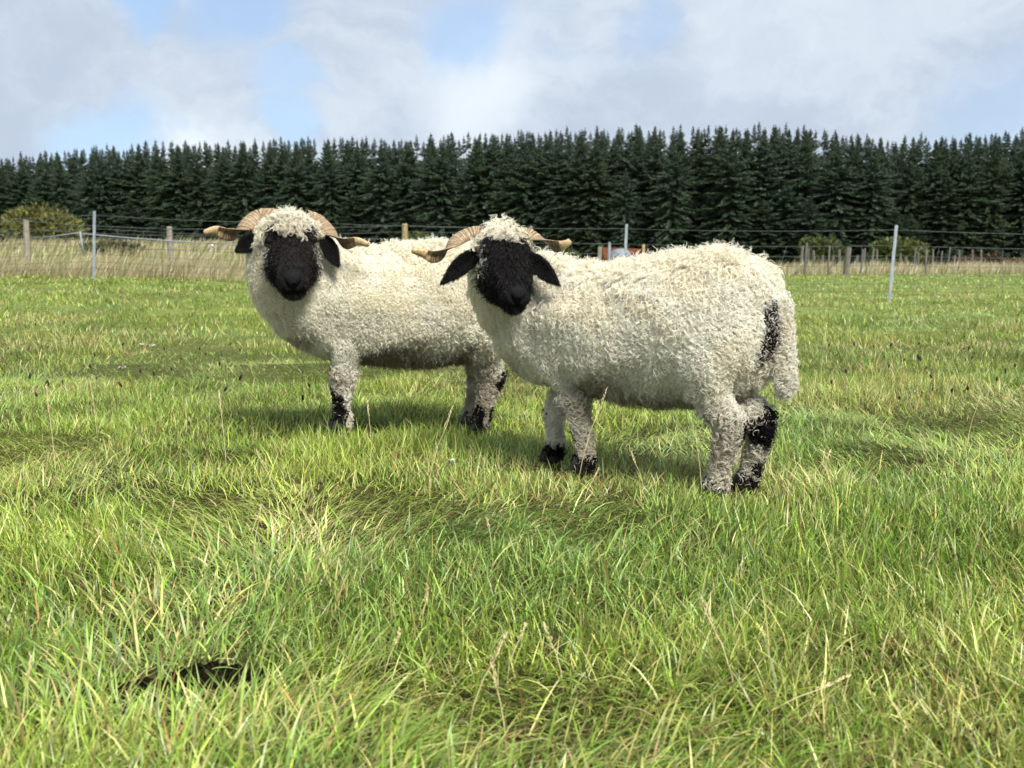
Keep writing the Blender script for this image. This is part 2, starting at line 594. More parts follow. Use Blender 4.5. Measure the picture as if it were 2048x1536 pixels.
def horn_mat():
    m, n = mat_new('ridged_horn')
    a = n.n('ShaderNodeAttribute', {'attribute_name': 'tint'})
    t = n.n('ShaderNodeTexCoord')
    nz = n.noise(t.outputs['Object'], 120.0, 5.0, .65)
    c = n.mix(n.smooth(nz.outputs[0], .3, .75), (0.55, 0.5, 0.45, 1), (1.1, 1.08, 1.05, 1))
    c = n.mix(1.0, a.outputs['Color'], c, 'MULTIPLY')
    p = n.n('ShaderNodeBsdfPrincipled', None, Base_Color=c, Roughness=0.5)
    p.inputs['Specular IOR Level'].default_value = .35
    b = n.n('ShaderNodeBump', None, Strength=0.5, Distance=0.002, Height=nz.outputs[0])
    n.t.links.new(b.outputs[0], p.inputs['Normal'])
    finish(n, p.outputs[0])
    return m


HORN = horn_mat()


def norm(v):
    return v / np.maximum(np.linalg.norm(v, axis=-1, keepdims=True), 1e-9)


def loft(mb, rings_c, rings_s, rings_u, n=20):
    """rings: centre, side half-vector, up half-vector"""
    vs, fs = [], []
    for c, s, u in zip(rings_c, rings_s, rings_u):
        for k in range(n):
            a = 2 * math.pi * k / n
            vs.append(np.asarray(c) + np.asarray(s) * math.cos(a) + np.asarray(u) * math.sin(a))
    m_ = len(rings_c)
    for i in range(m_ - 1):
        for k in range(n):
            k2 = (k + 1) % n
            fs.append((i * n + k, i * n + k2, (i + 1) * n + k2, (i + 1) * n + k))
    fs.append(tuple(range(n - 1, -1, -1)))
    fs.append(tuple((m_ - 1) * n + k for k in range(n)))
    mb.add([tuple(v) for v in vs], fs)


def interp_st(st, m_):
    """smooth interpolation of station rows to m_ rows (catmull-like via cubic on index)"""
    st = np.array(st, dtype=np.float64)
    t = np.linspace(0, len(st) - 1, m_)
    out = []
    for v in t:
        i = int(min(math.floor(v), len(st) - 2)); f = v - i
        p0, p1, p2, p3 = st[max(i - 1, 0)], st[i], st[i + 1], st[min(i + 2, len(st) - 1)]
        out.append(0.5 * ((2 * p1) + (-p0 + p2) * f + (2 * p0 - 5 * p1 + 4 * p2 - p3) * f * f + (-p0 + 3 * p1 - 3 * p2 + p3) * f ** 3))
    return np.array(out)


def limb(mb, st, m_=18, n=16):
    """st rows: x, y, z, rx, ry (radii along x and y)"""
    r = interp_st(st, m_)
    loft(mb, r[:, :3], [np.array([a, 0, 0]) for a in r[:, 3]], [np.array([0, a, 0]) for a in r[:, 4]], n)


def curves_obj(name, P, R, C, mat, parent):
    N, K = P.shape[:2]
    hc = bpy.data.hair_curves.new(name)
    hc.add_curves([K] * N)
    if 'position' not in hc.attributes:
        hc.attributes.new('position', 'FLOAT_VECTOR', 'POINT')
    hc.attributes['position'].data.foreach_set('vector', np.ascontiguousarray(P, dtype=np.float32).ravel())
    ra = hc.attributes['radius'] if 'radius' in hc.attributes else hc.attributes.new('radius', 'FLOAT', 'POINT')
    ra.data.foreach_set('value', np.ascontiguousarray(R, dtype=np.float32).ravel())
    a = hc.attributes.new('tint', 'FLOAT_COLOR', 'CURVE')
    a.data.foreach_set('color', np.ascontiguousarray(C, dtype=np.float32).ravel())
    hc.materials.append(mat)
    o = bpy.data.objects.new(name, hc)
    col.objects.link(o)
    o.parent = parent
    return o


def strands(p, nrm, L, flow, grav, curl, turns, rad, K=12, jit=.25, phase=None, tipr=.45, out=1.0):
    """curly locks growing from p; flow is the (N,3) direction they lean to"""
    N = len(p)
    ts = np.linspace(0, 1, K)
    d0 = norm(nrm * out + flow + rs.normal(0, 1, (N, 3)) * jit)
    g = np.array([0, 0, -1.0])
    pos = p - nrm * 0.006
    path = [pos]
    e1 = norm(np.cross(d0, rs.normal(0, 1, (N, 3))))
    e2 = np.cross(d0, e1)
    ph = rs.uniform(0, 2 * math.pi, N) if phase is None else phase + rs.normal(0, .7, N)
    # a steady frame so neighbours with the same phase curl the same way
    ref = np.cross(nrm, np.array([0.3, 0.2, 0.93]))
    e1 = norm(ref + 0.02); e1 = norm(e1 - d0 * np.sum(e1 * d0, 1, keepdims=True)); e2 = np.cross(d0, e1)
    for i in range(1, K):
        t = ts[i]
        d = norm(d0 + g * (grav * t)[:, None] - nrm * (0.35 * t))
        pos = pos + d * (L / (K - 1))[:, None]
        path.append(pos)
    P = np.stack(path, 1)
    hand = np.where(rs.uniform(0, 1, N) < .5, 1.0, -1.0)
    ang = ph[:, None] + (hand * turns)[:, None] * 2 * math.pi * ts[None, :]
    amp = curl[:, None] * np.minimum(1, ts[None, :] * 2.2)
    P = P + amp[..., None] * (np.cos(ang)[..., None] * e1[:, None] + np.sin(ang)[..., None] * e2[:, None])
    R = rad[:, None] * (1 - (1 - tipr) * ts[None, :] ** 1.5)
    return P, R


def sample_mesh(V, T, N):
    a, b, c = V[T[:, 0]], V[T[:, 1]], V[T[:, 2]]
    area = np.linalg.norm(np.cross(b - a, c - a), axis=1) / 2
    cs = np.cumsum(area)
    f = np.searchsorted(cs, rs.uniform(0, cs[-1], N))
    f = np.minimum(f, len(T) - 1)
    u = rs.uniform(0, 1, N); v = rs.uniform(0, 1, N)
    sw_ = u + v > 1
    u[sw_], v[sw_] = 1 - u[sw_], 1 - v[sw_]
    return f, u, v, cs[-1]


def make_sheep(S):
    loc, hd = S['loc'], S['heading']
    rz = math.atan2(hd[1], hd[0])
    root = empty('sheep', (loc[0], loc[1], loc[2]), rz)
    ca, sa = math.cos(rz), math.sin(rz)

    def L_(p):   # world -> sheep frame
        dx, dy = p[0] - loc[0], p[1] - loc[1]
        return np.array([dx * ca + dy * sa, -dx * sa + dy * ca, p[2] - loc[2]])

    def D_(d):
        return np.array([d[0] * ca + d[1] * sa, -d[0] * sa + d[1] * ca, d[2]])
    poll, muz = L_(S['poll']), L_(S['muzzle'])
    hs = S['head_scale']
    fwd = norm(muz - poll)
    side = norm(np.cross(np.array([0, 0, 1.0]), fwd))          # to the animal's own left
    roll = S.get('roll', 0.0)
    upv = np.cross(fwd, side)
    side, upv = side * math.cos(roll) + upv * math.sin(roll), upv * math.cos(roll) - side * math.sin(roll)
    HL = np.linalg.norm(muz - poll)
    mb = MB()
    # trunk
    S['trunk'] = [(x_ * 1.008, t_ + .007, b_ - .006, w_ + .007) for x_, t_, b_, w_ in S['trunk']]
    T = interp_st(S['trunk'], 40)          # x, top, bottom, half width
    loft(mb, [np.array([r[0], 0, (r[1] + r[2]) / 2]) for r in T], [np.array([0, r[3], 0]) for r in T], [np.array([0, 0, (r[1] - r[2]) / 2]) for r in T], 28)
    # neck
    nk = [np.array(p) for p in S['neck']]
    nk.append(np.concatenate([poll - fwd * .02 * hs - upv * .03 * hs, [.088 * hs]]))
    nk = interp_st(nk, 18)
    cs_, ss, us = [], [], []
    for i in range(len(nk)):
        t = norm(nk[min(i + 1, 17), :3] - nk[max(i - 1, 0), :3])
        s = norm(np.cross(t, np.array([0, 0, 1.0]) + .001))
        cs_.append(nk[i, :3]); ss.append(s * nk[i, 3]); us.append(np.cross(s, t) * nk[i, 3] * 1.08)
    loft(mb, cs_, ss, us, 20)
    # head
    HS = [(-.075, .030, .03, .04), (-.055, .062, .06, .075), (-.02, .078, .064, .10), (.03, .078, .068, .104), (.085, .071, .066, .090), (.14, .054, .054, .072),
          (.19, .047, .046, .060), (.235, .047, .042, .055), (.268, .041, .033, .046), (.285, .022, .016, .026)]
    k = HL / .27
    h = interp_st([(a * k, w_ * hs, u_ * hs, d_ * hs) for a, w_, u_, d_ in HS], 30)
    loft(mb, [poll + fwd * r[0] + upv * (r[2] - r[3]) / 2 for r in h], [side * r[1] for r in h], [upv * (r[2] + r[3]) / 2 for r in h], 24)
    # legs
    for st in S['legs']:
        limb(mb, st)
    # tail
    limb(mb, S['tail'], 14, 14)
    me = mb.mesh('raw')
    tmp = bpy.data.objects.new('raw', me)
    col.objects.link(tmp)
    r_ = tmp.modifiers.new('r', 'REMESH'); r_.mode = 'VOXEL'; r_.voxel_size = 0.0068
    s_ = tmp.modifiers.new('s', 'SMOOTH'); s_.factor = .5; s_.iterations = 10
    dg = bpy.context.evaluated_depsgraph_get()
    ev = tmp.evaluated_get(dg)
    body = bpy.data.meshes.new_from_object(ev)
    bpy.data.objects.remove(tmp)
    body.name = 'body'
    nv = len(body.vertices)
    V = np.empty(nv * 3, np.float32); body.vertices.foreach_get('co', V); V = V.reshape(-1, 3).astype(np.float64)
    Nn = np.empty(nv * 3, np.float32); body.vertices.foreach_get('normal', Nn); Nn = Nn.reshape(-1, 3).astype(np.float64)

    def headco(P):
        d = P - poll
        return d @ fwd / k, d @ side / hs, d @ upv / hs
    a, c, b = headco(V)
    # carve the face: mouth crease, nostrils, eye sockets
    onh = (a > .0) & (np.abs(c) < .12) & (np.abs(b) < .14)
    dsp = np.zeros(nv)
    mouth_b = -.026 + .10 * np.abs(c) ** 1.2
    dsp -= onh * (a > .2) * .009 * np.exp(-((b - mouth_b) / .006) ** 2)
    dsp -= onh * (a > .2) * .007 * np.exp(-(c / .005) ** 2) * ((b < .010) & (b > -.03))
    for sgn in (-1, 1):
        sl = (c * sgn - .017) - (b - .004) * .55
        dsp -= onh * (a > .225) * .012 * np.exp(-(sl / .0065) ** 2 - ((b - .006) / .013) ** 2)
        dsp -= onh * .010 * np.exp(-((a - .075) / .022) ** 2 - ((b - .035) / .02) ** 2) * (c * sgn > .03)
    V = V + Nn * (dsp * hs)[:, None]
    body.vertices.foreach_set('co', V.astype(np.float32).ravel())
    body.update()
    body.calc_loop_triangles()
    T3 = np.empty(len(body.loop_triangles) * 3, np.int32); body.loop_triangles.foreach_get('vertices', T3); T3 = T3.reshape(-1, 3)

    trunk = interp_st(S['trunk'], 80)

    def in_trunk(P, grow):
        tx = np.clip(P[:, 0], trunk[0, 0], trunk[-1, 0])
        top = np.interp(tx, trunk[:, 0], trunk[:, 1]); bot = np.interp(tx, trunk[:, 0], trunk[:, 2]); hw = np.interp(tx, trunk[:, 0], trunk[:, 3])
        zc, hz = (top + bot) / 2, (top - bot) / 2
        e = (P[:, 1] / (hw + grow)) ** 2 + ((P[:, 2] - zc) / (hz + grow)) ** 2
        return (e < 1) & (P[:, 0] > trunk[0, 0] - .03) & (P[:, 0] < trunk[-1, 0] + .03)

    def regions(P):
        a, c, b = headco(P)
        hst = np.array(HS)
        wq = np.interp(a, hst[:, 0], hst[:, 1]); uq = np.interp(a, hst[:, 0], hst[:, 2]); dq = np.interp(a, hst[:, 0], hst[:, 3])
        head = (c / (wq + .016)) ** 2 + ((b - (uq - dq) / 2) / ((uq + dq) / 2 + .016)) ** 2 < 1
        head &= (a > -.05) & (a < .30) & (a > -.02 + 1.1 * np.clip(-b - .005, 0, .2))
        edge = fbm(P[:, 0] * 40 + P[:, 2] * 31, P[:, 1] * 40, 5, 2) - .5
        ac = np.abs(c)
        crown = head & (b > .004) & (a < S['crown_a'] - .075 * sstep(ac, .022, .045) + .05 * sstep(ac, .070, .082) + .03 * edge)
        crown |= head & (a < .012) & (b > -.03)
        cheek = head & ~crown & (np.abs(c) > .052) & (a < .12)
        face = head & ~crown & (ac < .064 + .06 * sstep(a, .05, .13) + .02 * edge)
        black = np.zeros(len(P), bool)
        for q in S['black']:
            d = (P - np.array(q[:3])) / np.array(q[3:6])
            black |= (d * d).sum(1) + edge * .5 < 1
        trunkm = in_trunk(P, .022)
        tl = np.array(S['tail'])
        tail = (P[:, 0] < np.interp(P[:, 2], tl[::-1, 2], tl[::-1, 0] + .055)) & (np.abs(P[:, 1]) < .07) & (P[:, 2] < tl[0, 2])
        leg = ~head & ~trunkm & ~tail & (P[:, 2] < .27 + .05 * edge)
        return dict(head=head, crown=crown, cheek=cheek, face=face, black=black, trunk=trunkm, tail=tail, leg=leg, a=a, b=b, c=c)

    cream = np.array(S['cream'])
    dirt = np.array([.30, .245, .175])
    Rg = regions(V)
    # skin under the fleece, its cream darkened to paint shade between locks
    sk = np.tile(cream * .48, (nv, 1))
    sk[Rg['face']] = (.010, .009, .009)
    sk[Rg['black'] & ~Rg['head']] = (.012, .010, .009)
    nose = Rg['face'] & (Rg['a'] > .2)
    sk[nose] = (.013, .0125, .013)
    set_tint(body, np.concatenate([sk, np.ones((nv, 1))], 1), 'POINT')
    bo = link_mesh('body', body, SKIN, root)

    # bare nose pad over the muzzle tip
    padv = (a > .222) & (np.abs(c) < .040) & (b > -.036) & onh
    pf = T3[padv[T3].all(1)]
    if len(pf):
        ids, inv = np.unique(pf.ravel(), return_inverse=True)
        nme = np_mesh('nose', V[ids] + Nn[ids] * .0012, inv, np.full(len(pf), 3))
        link_mesh('nose', nme, NOSE, root)

    # ---- fleece
    N = int(S['locks'])
    f, u, v, area = sample_mesh(V, T3, N)
    w0 = 1 - u - v
    P = V[T3[f, 0]] * w0[:, None] + V[T3[f, 1]] * u[:, None] + V[T3[f, 2]] * v[:, None]
    Nm = norm(Nn[T3[f, 0]] * w0[:, None] + Nn[T3[f, 1]] * u[:, None] + Nn[T3[f, 2]] * v[:, None])
    R = regions(P)
    keep = ~(R['face'])
    P, Nm = P[keep], Nm[keep]
    R = {k_: x[keep] for k_, x in R.items()}
    N = len(P)
    leg, tail, crown = R['leg'], R['tail'], R['crown']
    L = np.full(N, S['len']) * rs.uniform(.75, 1.25, N)
    L = L * (.72 + .56 * fbm(P[:, 0] * 11 + P[:, 1] * 8, P[:, 2] * 11, 87, 2))
    L = np.where(leg, .031 + .010 * sstep(P[:, 2], .10, .27), L) * np.where(leg, rs.uniform(.7, 1.2, N), 1.0)
    ckl = R['head'] & ~crown
    L = np.where(ckl, .026 * rs.uniform(.7, 1.2, N), L)
    L = np.where(tail, .034 * rs.uniform(.7, 1.2, N), L)
    L = np.where(crown, .036 * hs * rs.uniform(.7, 1.25, N), L)
    gdown = np.array([0, 0, -1.0])
    tang = gdown - Nm * (Nm @ gdown)[:, None]
    tn = np.linalg.norm(tang, axis=1)
    mess = S['mess']
    # fleece parts along the back, hangs on the flanks
    flow = tang * (S['hang'] * (0.25 + 0.95 * tn))[:, None]
    flow += np.array([-.12, 0, 0])
    wav = fbm(P[:, 0] * 14, P[:, 2] * 14 + P[:, 1] * 9, 77, 2)
    flow += mess * np.stack([wav - .5, fbm(P[:, 0] * 13 + 5, P[:, 2] * 13, 78, 2) - .5, fbm(P[:, 1] * 13 + P[:, 0] * 9, P[:, 2] * 13, 79, 2) - .5], 1)
    grav = np.where(crown, .3, np.where(leg, .5, S['grav'])) * np.ones(N)
    curl = np.where(crown, .0090, np.where(leg, .0062, S['curl'])) * rs.uniform(.6, 1.35, N)
    turns = np.where(crown, 1.4, np.where(leg, 1.9, S['turns'])) * rs.uniform(.75, 1.25, N)
    rad = np.where(crown, .0011, np.where(leg, .0013, S['rad'])) * rs.uniform(.7, 1.25, N)
    # crown locks fall forward over the brow
    fl_c = (fwd * .25)[None, :] + side * (R['c'] * 4)[:, None]
    flow = np.where(crown[:, None], fl_c, flow)
    jit = np.where(crown | leg | tail, .3, .13)[:, None]
    out_w = np.where(crown | leg | tail, 1.1, S['out'])[:, None]
    ph = wav * 22
    # locks: strands gather into staples that wave together
    M = int(N / S['per_lock'])
    wt = np.where(crown, .35, np.where(leg, .6, 1.0))
    ci = rs.choice(N, M, replace=False, p=wt / wt.sum())
    kd = KDTree(M)
    for j, q in enumerate(P[ci]):
        kd.insert(q, j)
    kd.balance()
    own = np.array([kd.find(q)[1] for q in P])
    out_v = out_w if hasattr(out_w, '__len__') else np.full((N, 1), out_w)
    Pc, _ = strands(P[ci], Nm[ci], L[ci], flow[ci], grav[ci], curl[ci], turns[ci], rad[ci], 16, jit[ci], ph[ci], .5, out_v[ci])
    t_ = np.linspace(0, 1, 16)
    kap = .85 * t_ ** .8
    rel = Pc - Pc[:, :1]
    scl = rs.uniform(.82, 1.12, N)
    off = P[ci][own] - P
    PP = (P - Nm * .006)[:, None] + rel[own] * scl[:, None, None] + off[:, None] * kap[None, :, None]
    # stray crimp of the single strand
    w1 = rs.normal(0, 1, (N, 3)); w2 = rs.normal(0, 1, (N, 3))
    fr1 = rs.uniform(1, 3, N)
    PP = PP + .0013 * np.sin(fr1[:, None] * 6.28 * t_[None])[..., None] * w1[:, None] + .0022 * (t_ ** 2)[None, :, None] * w2[:, None]
    RR = rad[:, None] * (1 - .5 * t_[None, :] ** 1.5)
    lockv = rs.uniform(.86, 1.07, M)[own] * rs.uniform(.88, 1.08, N)
    tint = np.minimum(cream[None, :] * lockv[:, None], .93)
    # yellowish grease and mud low down, patchy
    nz = fbm(P[:, 0] * 9 + P[:, 1] * 7, P[:, 2] * 9, 83, 3)
    dl = np.clip(sstep(S['mud'] - P[:, 2] + (nz - .5) * .20, 0, .10) * S['dirt'], 0, .92)
    lowleg = ~R['trunk'] & ~tail & ~crown
    dl = np.where(lowleg, np.clip(.45 + (nz - .5) * 1.3, 0.05, .85) * S['dirt'] * sstep(-P[:, 2] + (nz - .5) * .1, -.36, -.24), dl)
    dl = np.where(tail, dl * .25 + .12, dl)
    dl = np.where(crown, .10 + .45 * sstep(R['a'], -.02, .08) * nz, dl)
    tint = tint * (1 - dl[:, None]) + dirt * dl[:, None]
    warm = sstep(nz, .45, .7)[:, None] * .35
    tint = tint * (1 - warm) + tint * np.array([1.02, .95, .80]) * warm
    blk = R['black'] & ~crown
    fr = rs.uniform(0, 1, N) < np.where(P[:, 2] > .4, .72, .95)
    tint = np.where((blk & fr)[:, None], np.array([.013, .011, .010]), tint)
    C = np.concatenate([tint, np.ones((N, 1))], 1)
    wo = curves_obj('fleece', PP, RR, C, WOOL, root)

    # ---- short black wool of the face
    N = int(S['face_locks'])
    hm = (Rg['face'][T3].any(1))
    Th = T3[hm]
    f, u, v, _ = sample_mesh(V, Th, N)
    w0 = 1 - u - v
    P = V[Th[f, 0]] * w0[:, None] + V[Th[f, 1]] * u[:, None] + V[Th[f, 2]] * v[:, None]
    Nm = norm(Nn[Th[f, 0]] * w0[:, None] + Nn[Th[f, 1]] * u[:, None] + Nn[Th[f, 2]] * v[:, None])
    R = regions(P)
    pad = (R['a'] > .228) & (np.abs(R['c']) < .034) & (R['b'] > -.034)
    keep = R['face'] & ~pad
    P, Nm = P[keep], Nm[keep]; R = {k_: x[keep] for k_, x in R.items()}; N = len(P)
    muzz = sstep(R['a'], .13, .22)
    under = sstep(-R['b'], .02, .06)
    L = (.030 - .020 * muzz + .018 * under) * hs * rs.uniform(.7, 1.3, N)
    bridge = (np.abs(R['c']) < .045) & (R['b'] > .02)
    L = np.where(bridge, S['bridge_len'] * hs * rs.uniform(.6, 1.2, N), L)
    flow = np.where(bridge[:, None], (fwd * .9)[None, :] + side * (R['c'] * 10)[:, None], fwd * .5 + np.zeros((N, 3)))
    curl = np.where(bridge, S['bridge_curl'], .0068 - .0045 * muzz) * rs.uniform(.6, 1.3, N)
    PP, RR = strands(P, Nm, L, flow, np.full(N, .5), curl, rs.uniform(1.0, 2.0, N), rs.uniform(.0008, .0015, N), 9, .3, None, .5, np.full((N, 1), .8))
    tint = np.tile(np.array([.0070, .0064, .0066]), (N, 1)) * np.exp(rs.normal(0, .6, N))[:, None]
    chk = R['cheek'] & (rs.uniform(0, 1, N) < S['cheek_mix'] * sstep(np.abs(R['c']), .05, .075))
    kk = rs.uniform(.25, 1, N)[:, None]
    tint = np.where(chk[:, None], cream * .75 * kk + np.array([.05, .035, .025]) * (1 - kk), tint)
    brown = rs.uniform(0, 1, N) < S.get('brown', .1)
    tint = np.where((brown & ~chk)[:, None], np.array([.028, .021, .017]), tint)
    curves_obj('face_wool', PP, RR, np.concatenate([tint, np.ones((N, 1))], 1), BLACKWOOL, root)

    # ---- eyes
    for sgn in (-1, 1):
        e = poll + fwd * .078 * k + side * sgn * .068 * hs + upv * .036 * hs
        mb = MB()
        seg = 14
        vs, fs = [], []
        for i in range(seg + 1):
            th = math.pi * i / seg
            for j in range(seg):
                p_ = 2 * math.pi * j / seg
                q = e + .014 * hs * (fwd * math.cos(th) * 1.1 + side * math.sin(th) * math.cos(p_) + upv * math.sin(th) * math.sin(p_) * .85)
                vs.append(tuple(q))
        for i in range(seg):
            for j in range(seg):
                fs.append((i * seg + j, i * seg + (j + 1) % seg, (i + 1) * seg + (j + 1) % seg, (i + 1) * seg + j))
        mb.add(vs, fs)
        mb.build('eye', EYE, root)

    # ---- horns: flattened ridged spiral sweeping out to a smooth tip
    for path in S['horns']:
        pts = np.array([np.concatenate([L_(q[:3]), q[3:]]) for q in path])
        H = interp_st(pts, 150)                 # x y z r tw flat
        seg = np.linalg.norm(np.diff(H[:, :3], axis=0), axis=1)
        s = np.concatenate([[0], np.cumsum(seg)]); tot = s[-1]
        nn = 28
        vs, cols = [], []
        cumul_r = rs.uniform(0, 6)
        for i in range(150):
            t = norm(H[min(i + 1, 149), :3] - H[max(i - 1, 0), :3])
            sd = norm(np.cross(t, np.array([0.05, 0.1, 1.0])))
            uu = np.cross(sd, t)
            fr_ = s[i] / tot
            rid = (math.sin(s[i] * 2 * math.pi / .0098 + 1.6 * math.sin(s[i] * 130 + cumul_r) + .9 * math.sin(s[i] * 310)) * .5 + .5)
            fade = 1 - float(sstep(fr_, .76, .90))
            rr = H[i, 3] * (1 - .08 * (1 - rid) * fade)
            if i > 143: rr *= math.sqrt(max(0.0, 1 - ((i - 143) / 6.05) ** 2))
            tw = H[i, 4]
            base = np.array([.47, .36, .22]) * (1 - fr_ * .1)
            grv = np.array([.11, .07, .04])
            tipc = np.array([.56, .42, .23])
            for j in range(nn):
                a_ = 2 * math.pi * j / nn
                # rounded outer side, hollow inner side
                x, y = math.cos(a_) * rr, math.sin(a_) * rr * H[i, 5]
                if y < 0: y = y * (.25 - .75 * (1 - abs(math.cos(a_)))) if fr_ < .85 else y
                x, y = x * math.cos(tw) - y * math.sin(tw), x * math.sin(tw) + y * math.cos(tw)
                vs.append(tuple(H[i, :3] + sd * x + uu * y))
                inner = 1.0 if math.sin(a_) < -.05 else 0.0
                gk = min(1.0, .95 * (1 - rid) ** 1.5) * fade
                cc = base * (1 - gk) + grv * gk
                cc = cc * (1 - .38 * inner * fade)
                cc = cc * fade + tipc * (1 - fade)
                cols.append(np.concatenate([cc * rs.uniform(.85, 1.12), [1]]))
        fs = []
        for i in range(149):
            for j in range(nn):
                fs.append((i * nn + j, i * nn + (j + 1) % nn, (i + 1) * nn + (j + 1) % nn, (i + 1) * nn + j))
        fs.append(tuple(149 * nn + j for j in range(nn)))
        mb = MB(); mb.add(vs, fs)
        me = mb.mesh('horn')
        set_tint(me, np.array(cols), 'POINT')
        link_mesh('horn', me, HORN, root)

    # ---- ears: cupped leaf with short black curls
    for E in S['ears']:
        p0, p1 = L_(E['base']), L_(E['tip'])
        fd = norm(D_(np.array(E['face'])))
        ax = p1 - p0
        ln = np.linalg.norm(ax); ax = ax / ln
        fd = norm(fd - ax * (fd @ ax)); sd = np.cross(ax, fd)
        nu, nw = 16, 11
        vs, fs = [], []
        for sidef in (0, 1):
            for i in range(nu):
                t = i / (nu - 1)
                wd = E['w'] * (math.sin(math.pi * min(1, t * .80 + .19)) ** .9)
                cen = p0 + ax * ln * t + np.array([0, 0, -1]) * (.10 * ln * t * t)
                for j in range(nw):
                    q = j / (nw - 1) * 2 - 1
                    cup = -.42 * wd * (1 - q * q)
                    th = .0045 * (1 - q * q) * (1 if sidef == 0 else -1)
                    vs.append(cen + sd * (q * wd) + fd * (cup + th))
        for sidef in (0, 1):
            o_ = sidef * nu * nw
            for i in range(nu - 1):
                for j in range(nw - 1):
                    q = (o_ + i * nw + j, o_ + (i + 1) * nw + j, o_ + (i + 1) * nw + j + 1, o_ + i * nw + j + 1)
                    fs.append(q if sidef else q[::-1])
        mb = MB(); mb.add([tuple(q) for q in vs], fs)
        me = mb.mesh('ear')
        set_tint(me, np.tile(np.array([.010, .009, .009, 1]), (len(me.vertices), 1)), 'POINT')
        eo = link_mesh('ear', me, SKIN, root)
        me.calc_loop_triangles()
        VE = np.array([tuple(q) for q in vs])
        TE = np.empty(len(me.loop_triangles) * 3, np.int32); me.loop_triangles.foreach_get('vertices', TE); TE = TE.reshape(-1, 3)
        NE = np.empty(len(me.vertices) * 3, np.float32); me.vertices.foreach_get('normal', NE); NE = NE.reshape(-1, 3).astype(np.float64)
        NN = 3200
        f, u, v, _ = sample_mesh(VE, TE, NN)
        w0 = 1 - u - v
        P = VE[TE[f, 0]] * w0[:, None] + VE[TE[f, 1]] * u[:, None] + VE[TE[f, 2]] * v[:, None]
        Nm = norm(NE[TE[f, 0]] * w0[:, None] + NE[TE[f, 1]] * u[:, None] + NE[TE[f, 2]] * v[:, None])
        PP, RR = strands(P, Nm, rs.uniform(.010, .020, NN), np.tile(ax * .7, (NN, 1)), np.full(NN, .4), np.full(NN, .0028), rs.uniform(1, 2, NN), rs.uniform(.0005, .001, NN), 7, .3)
        tint = np.array([.006, .0056, .0055])[None] * rs.uniform(.7, 1.7, NN)[:, None]
        curves_obj('ear_wool', PP, RR, np.concatenate([tint, np.ones((NN, 1))], 1), BLACKWOOL, eo)

    # ---- hooves: two toes each
    for st in S['legs']:
        x, y = st[-1][0], st[-1][1]
        mb = MB()
        for sgn in (-1, 1):
            cs_, ss, us = [], [], []
            for z, ry, x0, x1 in ((0.052, .014, -.024, .022), (.03, .017, -.028, .032), (.004, .018, -.030, .044), (-.004, .017, -.029, .043)):
                cs_.append(np.array([x + (x0 + x1) / 2, y + sgn * .0185, z + S['sink']])); ss.append(np.array([(x1 - x0) / 2, 0, 0])); us.append(np.array([0, -ry, 0]))
            loft(mb, cs_, ss, us, 14)
        mb.build('hoof', HOOF, root)
    return root


# nearer sheep -----------------------------------------------------
hA = np.array([-.80, .59]); hA = hA / np.linalg.norm(hA)
A_loc = (0.414, 3.13, 0.0)
FR, FL, HL_, HR = gpt(1108, 922), gpt(1168, 947), gpt(1432, 988), gpt(1495, 978)


def loc_xy(p, loc, hd):
    dx, dy = p[0] - loc[0], p[1] - loc[1]
    return dx * hd[0] + dy * hd[1], -dx * hd[1] + dy * hd[0]


def fore_leg(fx, fy, sy, top_x, s=1.0, r=1.0):
    return [(top_x, sy * .105, .46, .072 * r, .060 * r), (top_x + .005, sy * .105, .36, .062 * r, .052 * r), (top_x * .45 + fx * .55, sy * .05 + fy * .5, .26, .039 * r, .036 * r),
            (fx * .8 + top_x * .2 + .004, fy, .185, .026 * r, .025 * r), (fx - .002, fy, .11, .0185 * r, .018 * r), (fx - .006, fy, .06, .022 * r, .023 * r), (fx + .004, fy, .025, .025 * r, .027 * r)]


def hind_leg(fx, fy, sy, r=1.0, hip=-.27):
    return [(hip, sy * .10, .50, .13 * r, .085 * r), (hip + .015, sy * .115, .40, .118 * r, .078 * r), (hip + .008, sy * .06 + fy * .5, .315, .076 * r, .056 * r),
            (fx * .6 + hip * .4 - .035, fy, .240, .046 * r, .038 * r), (fx - .034, fy, .19, .034 * r, .029 * r), (fx - .012, fy, .10, .024 * r, .022 * r), (fx - .004, fy, .055, .026 * r, .027 * r), (fx + .005, fy, .025, .027 * r, .029 * r)]


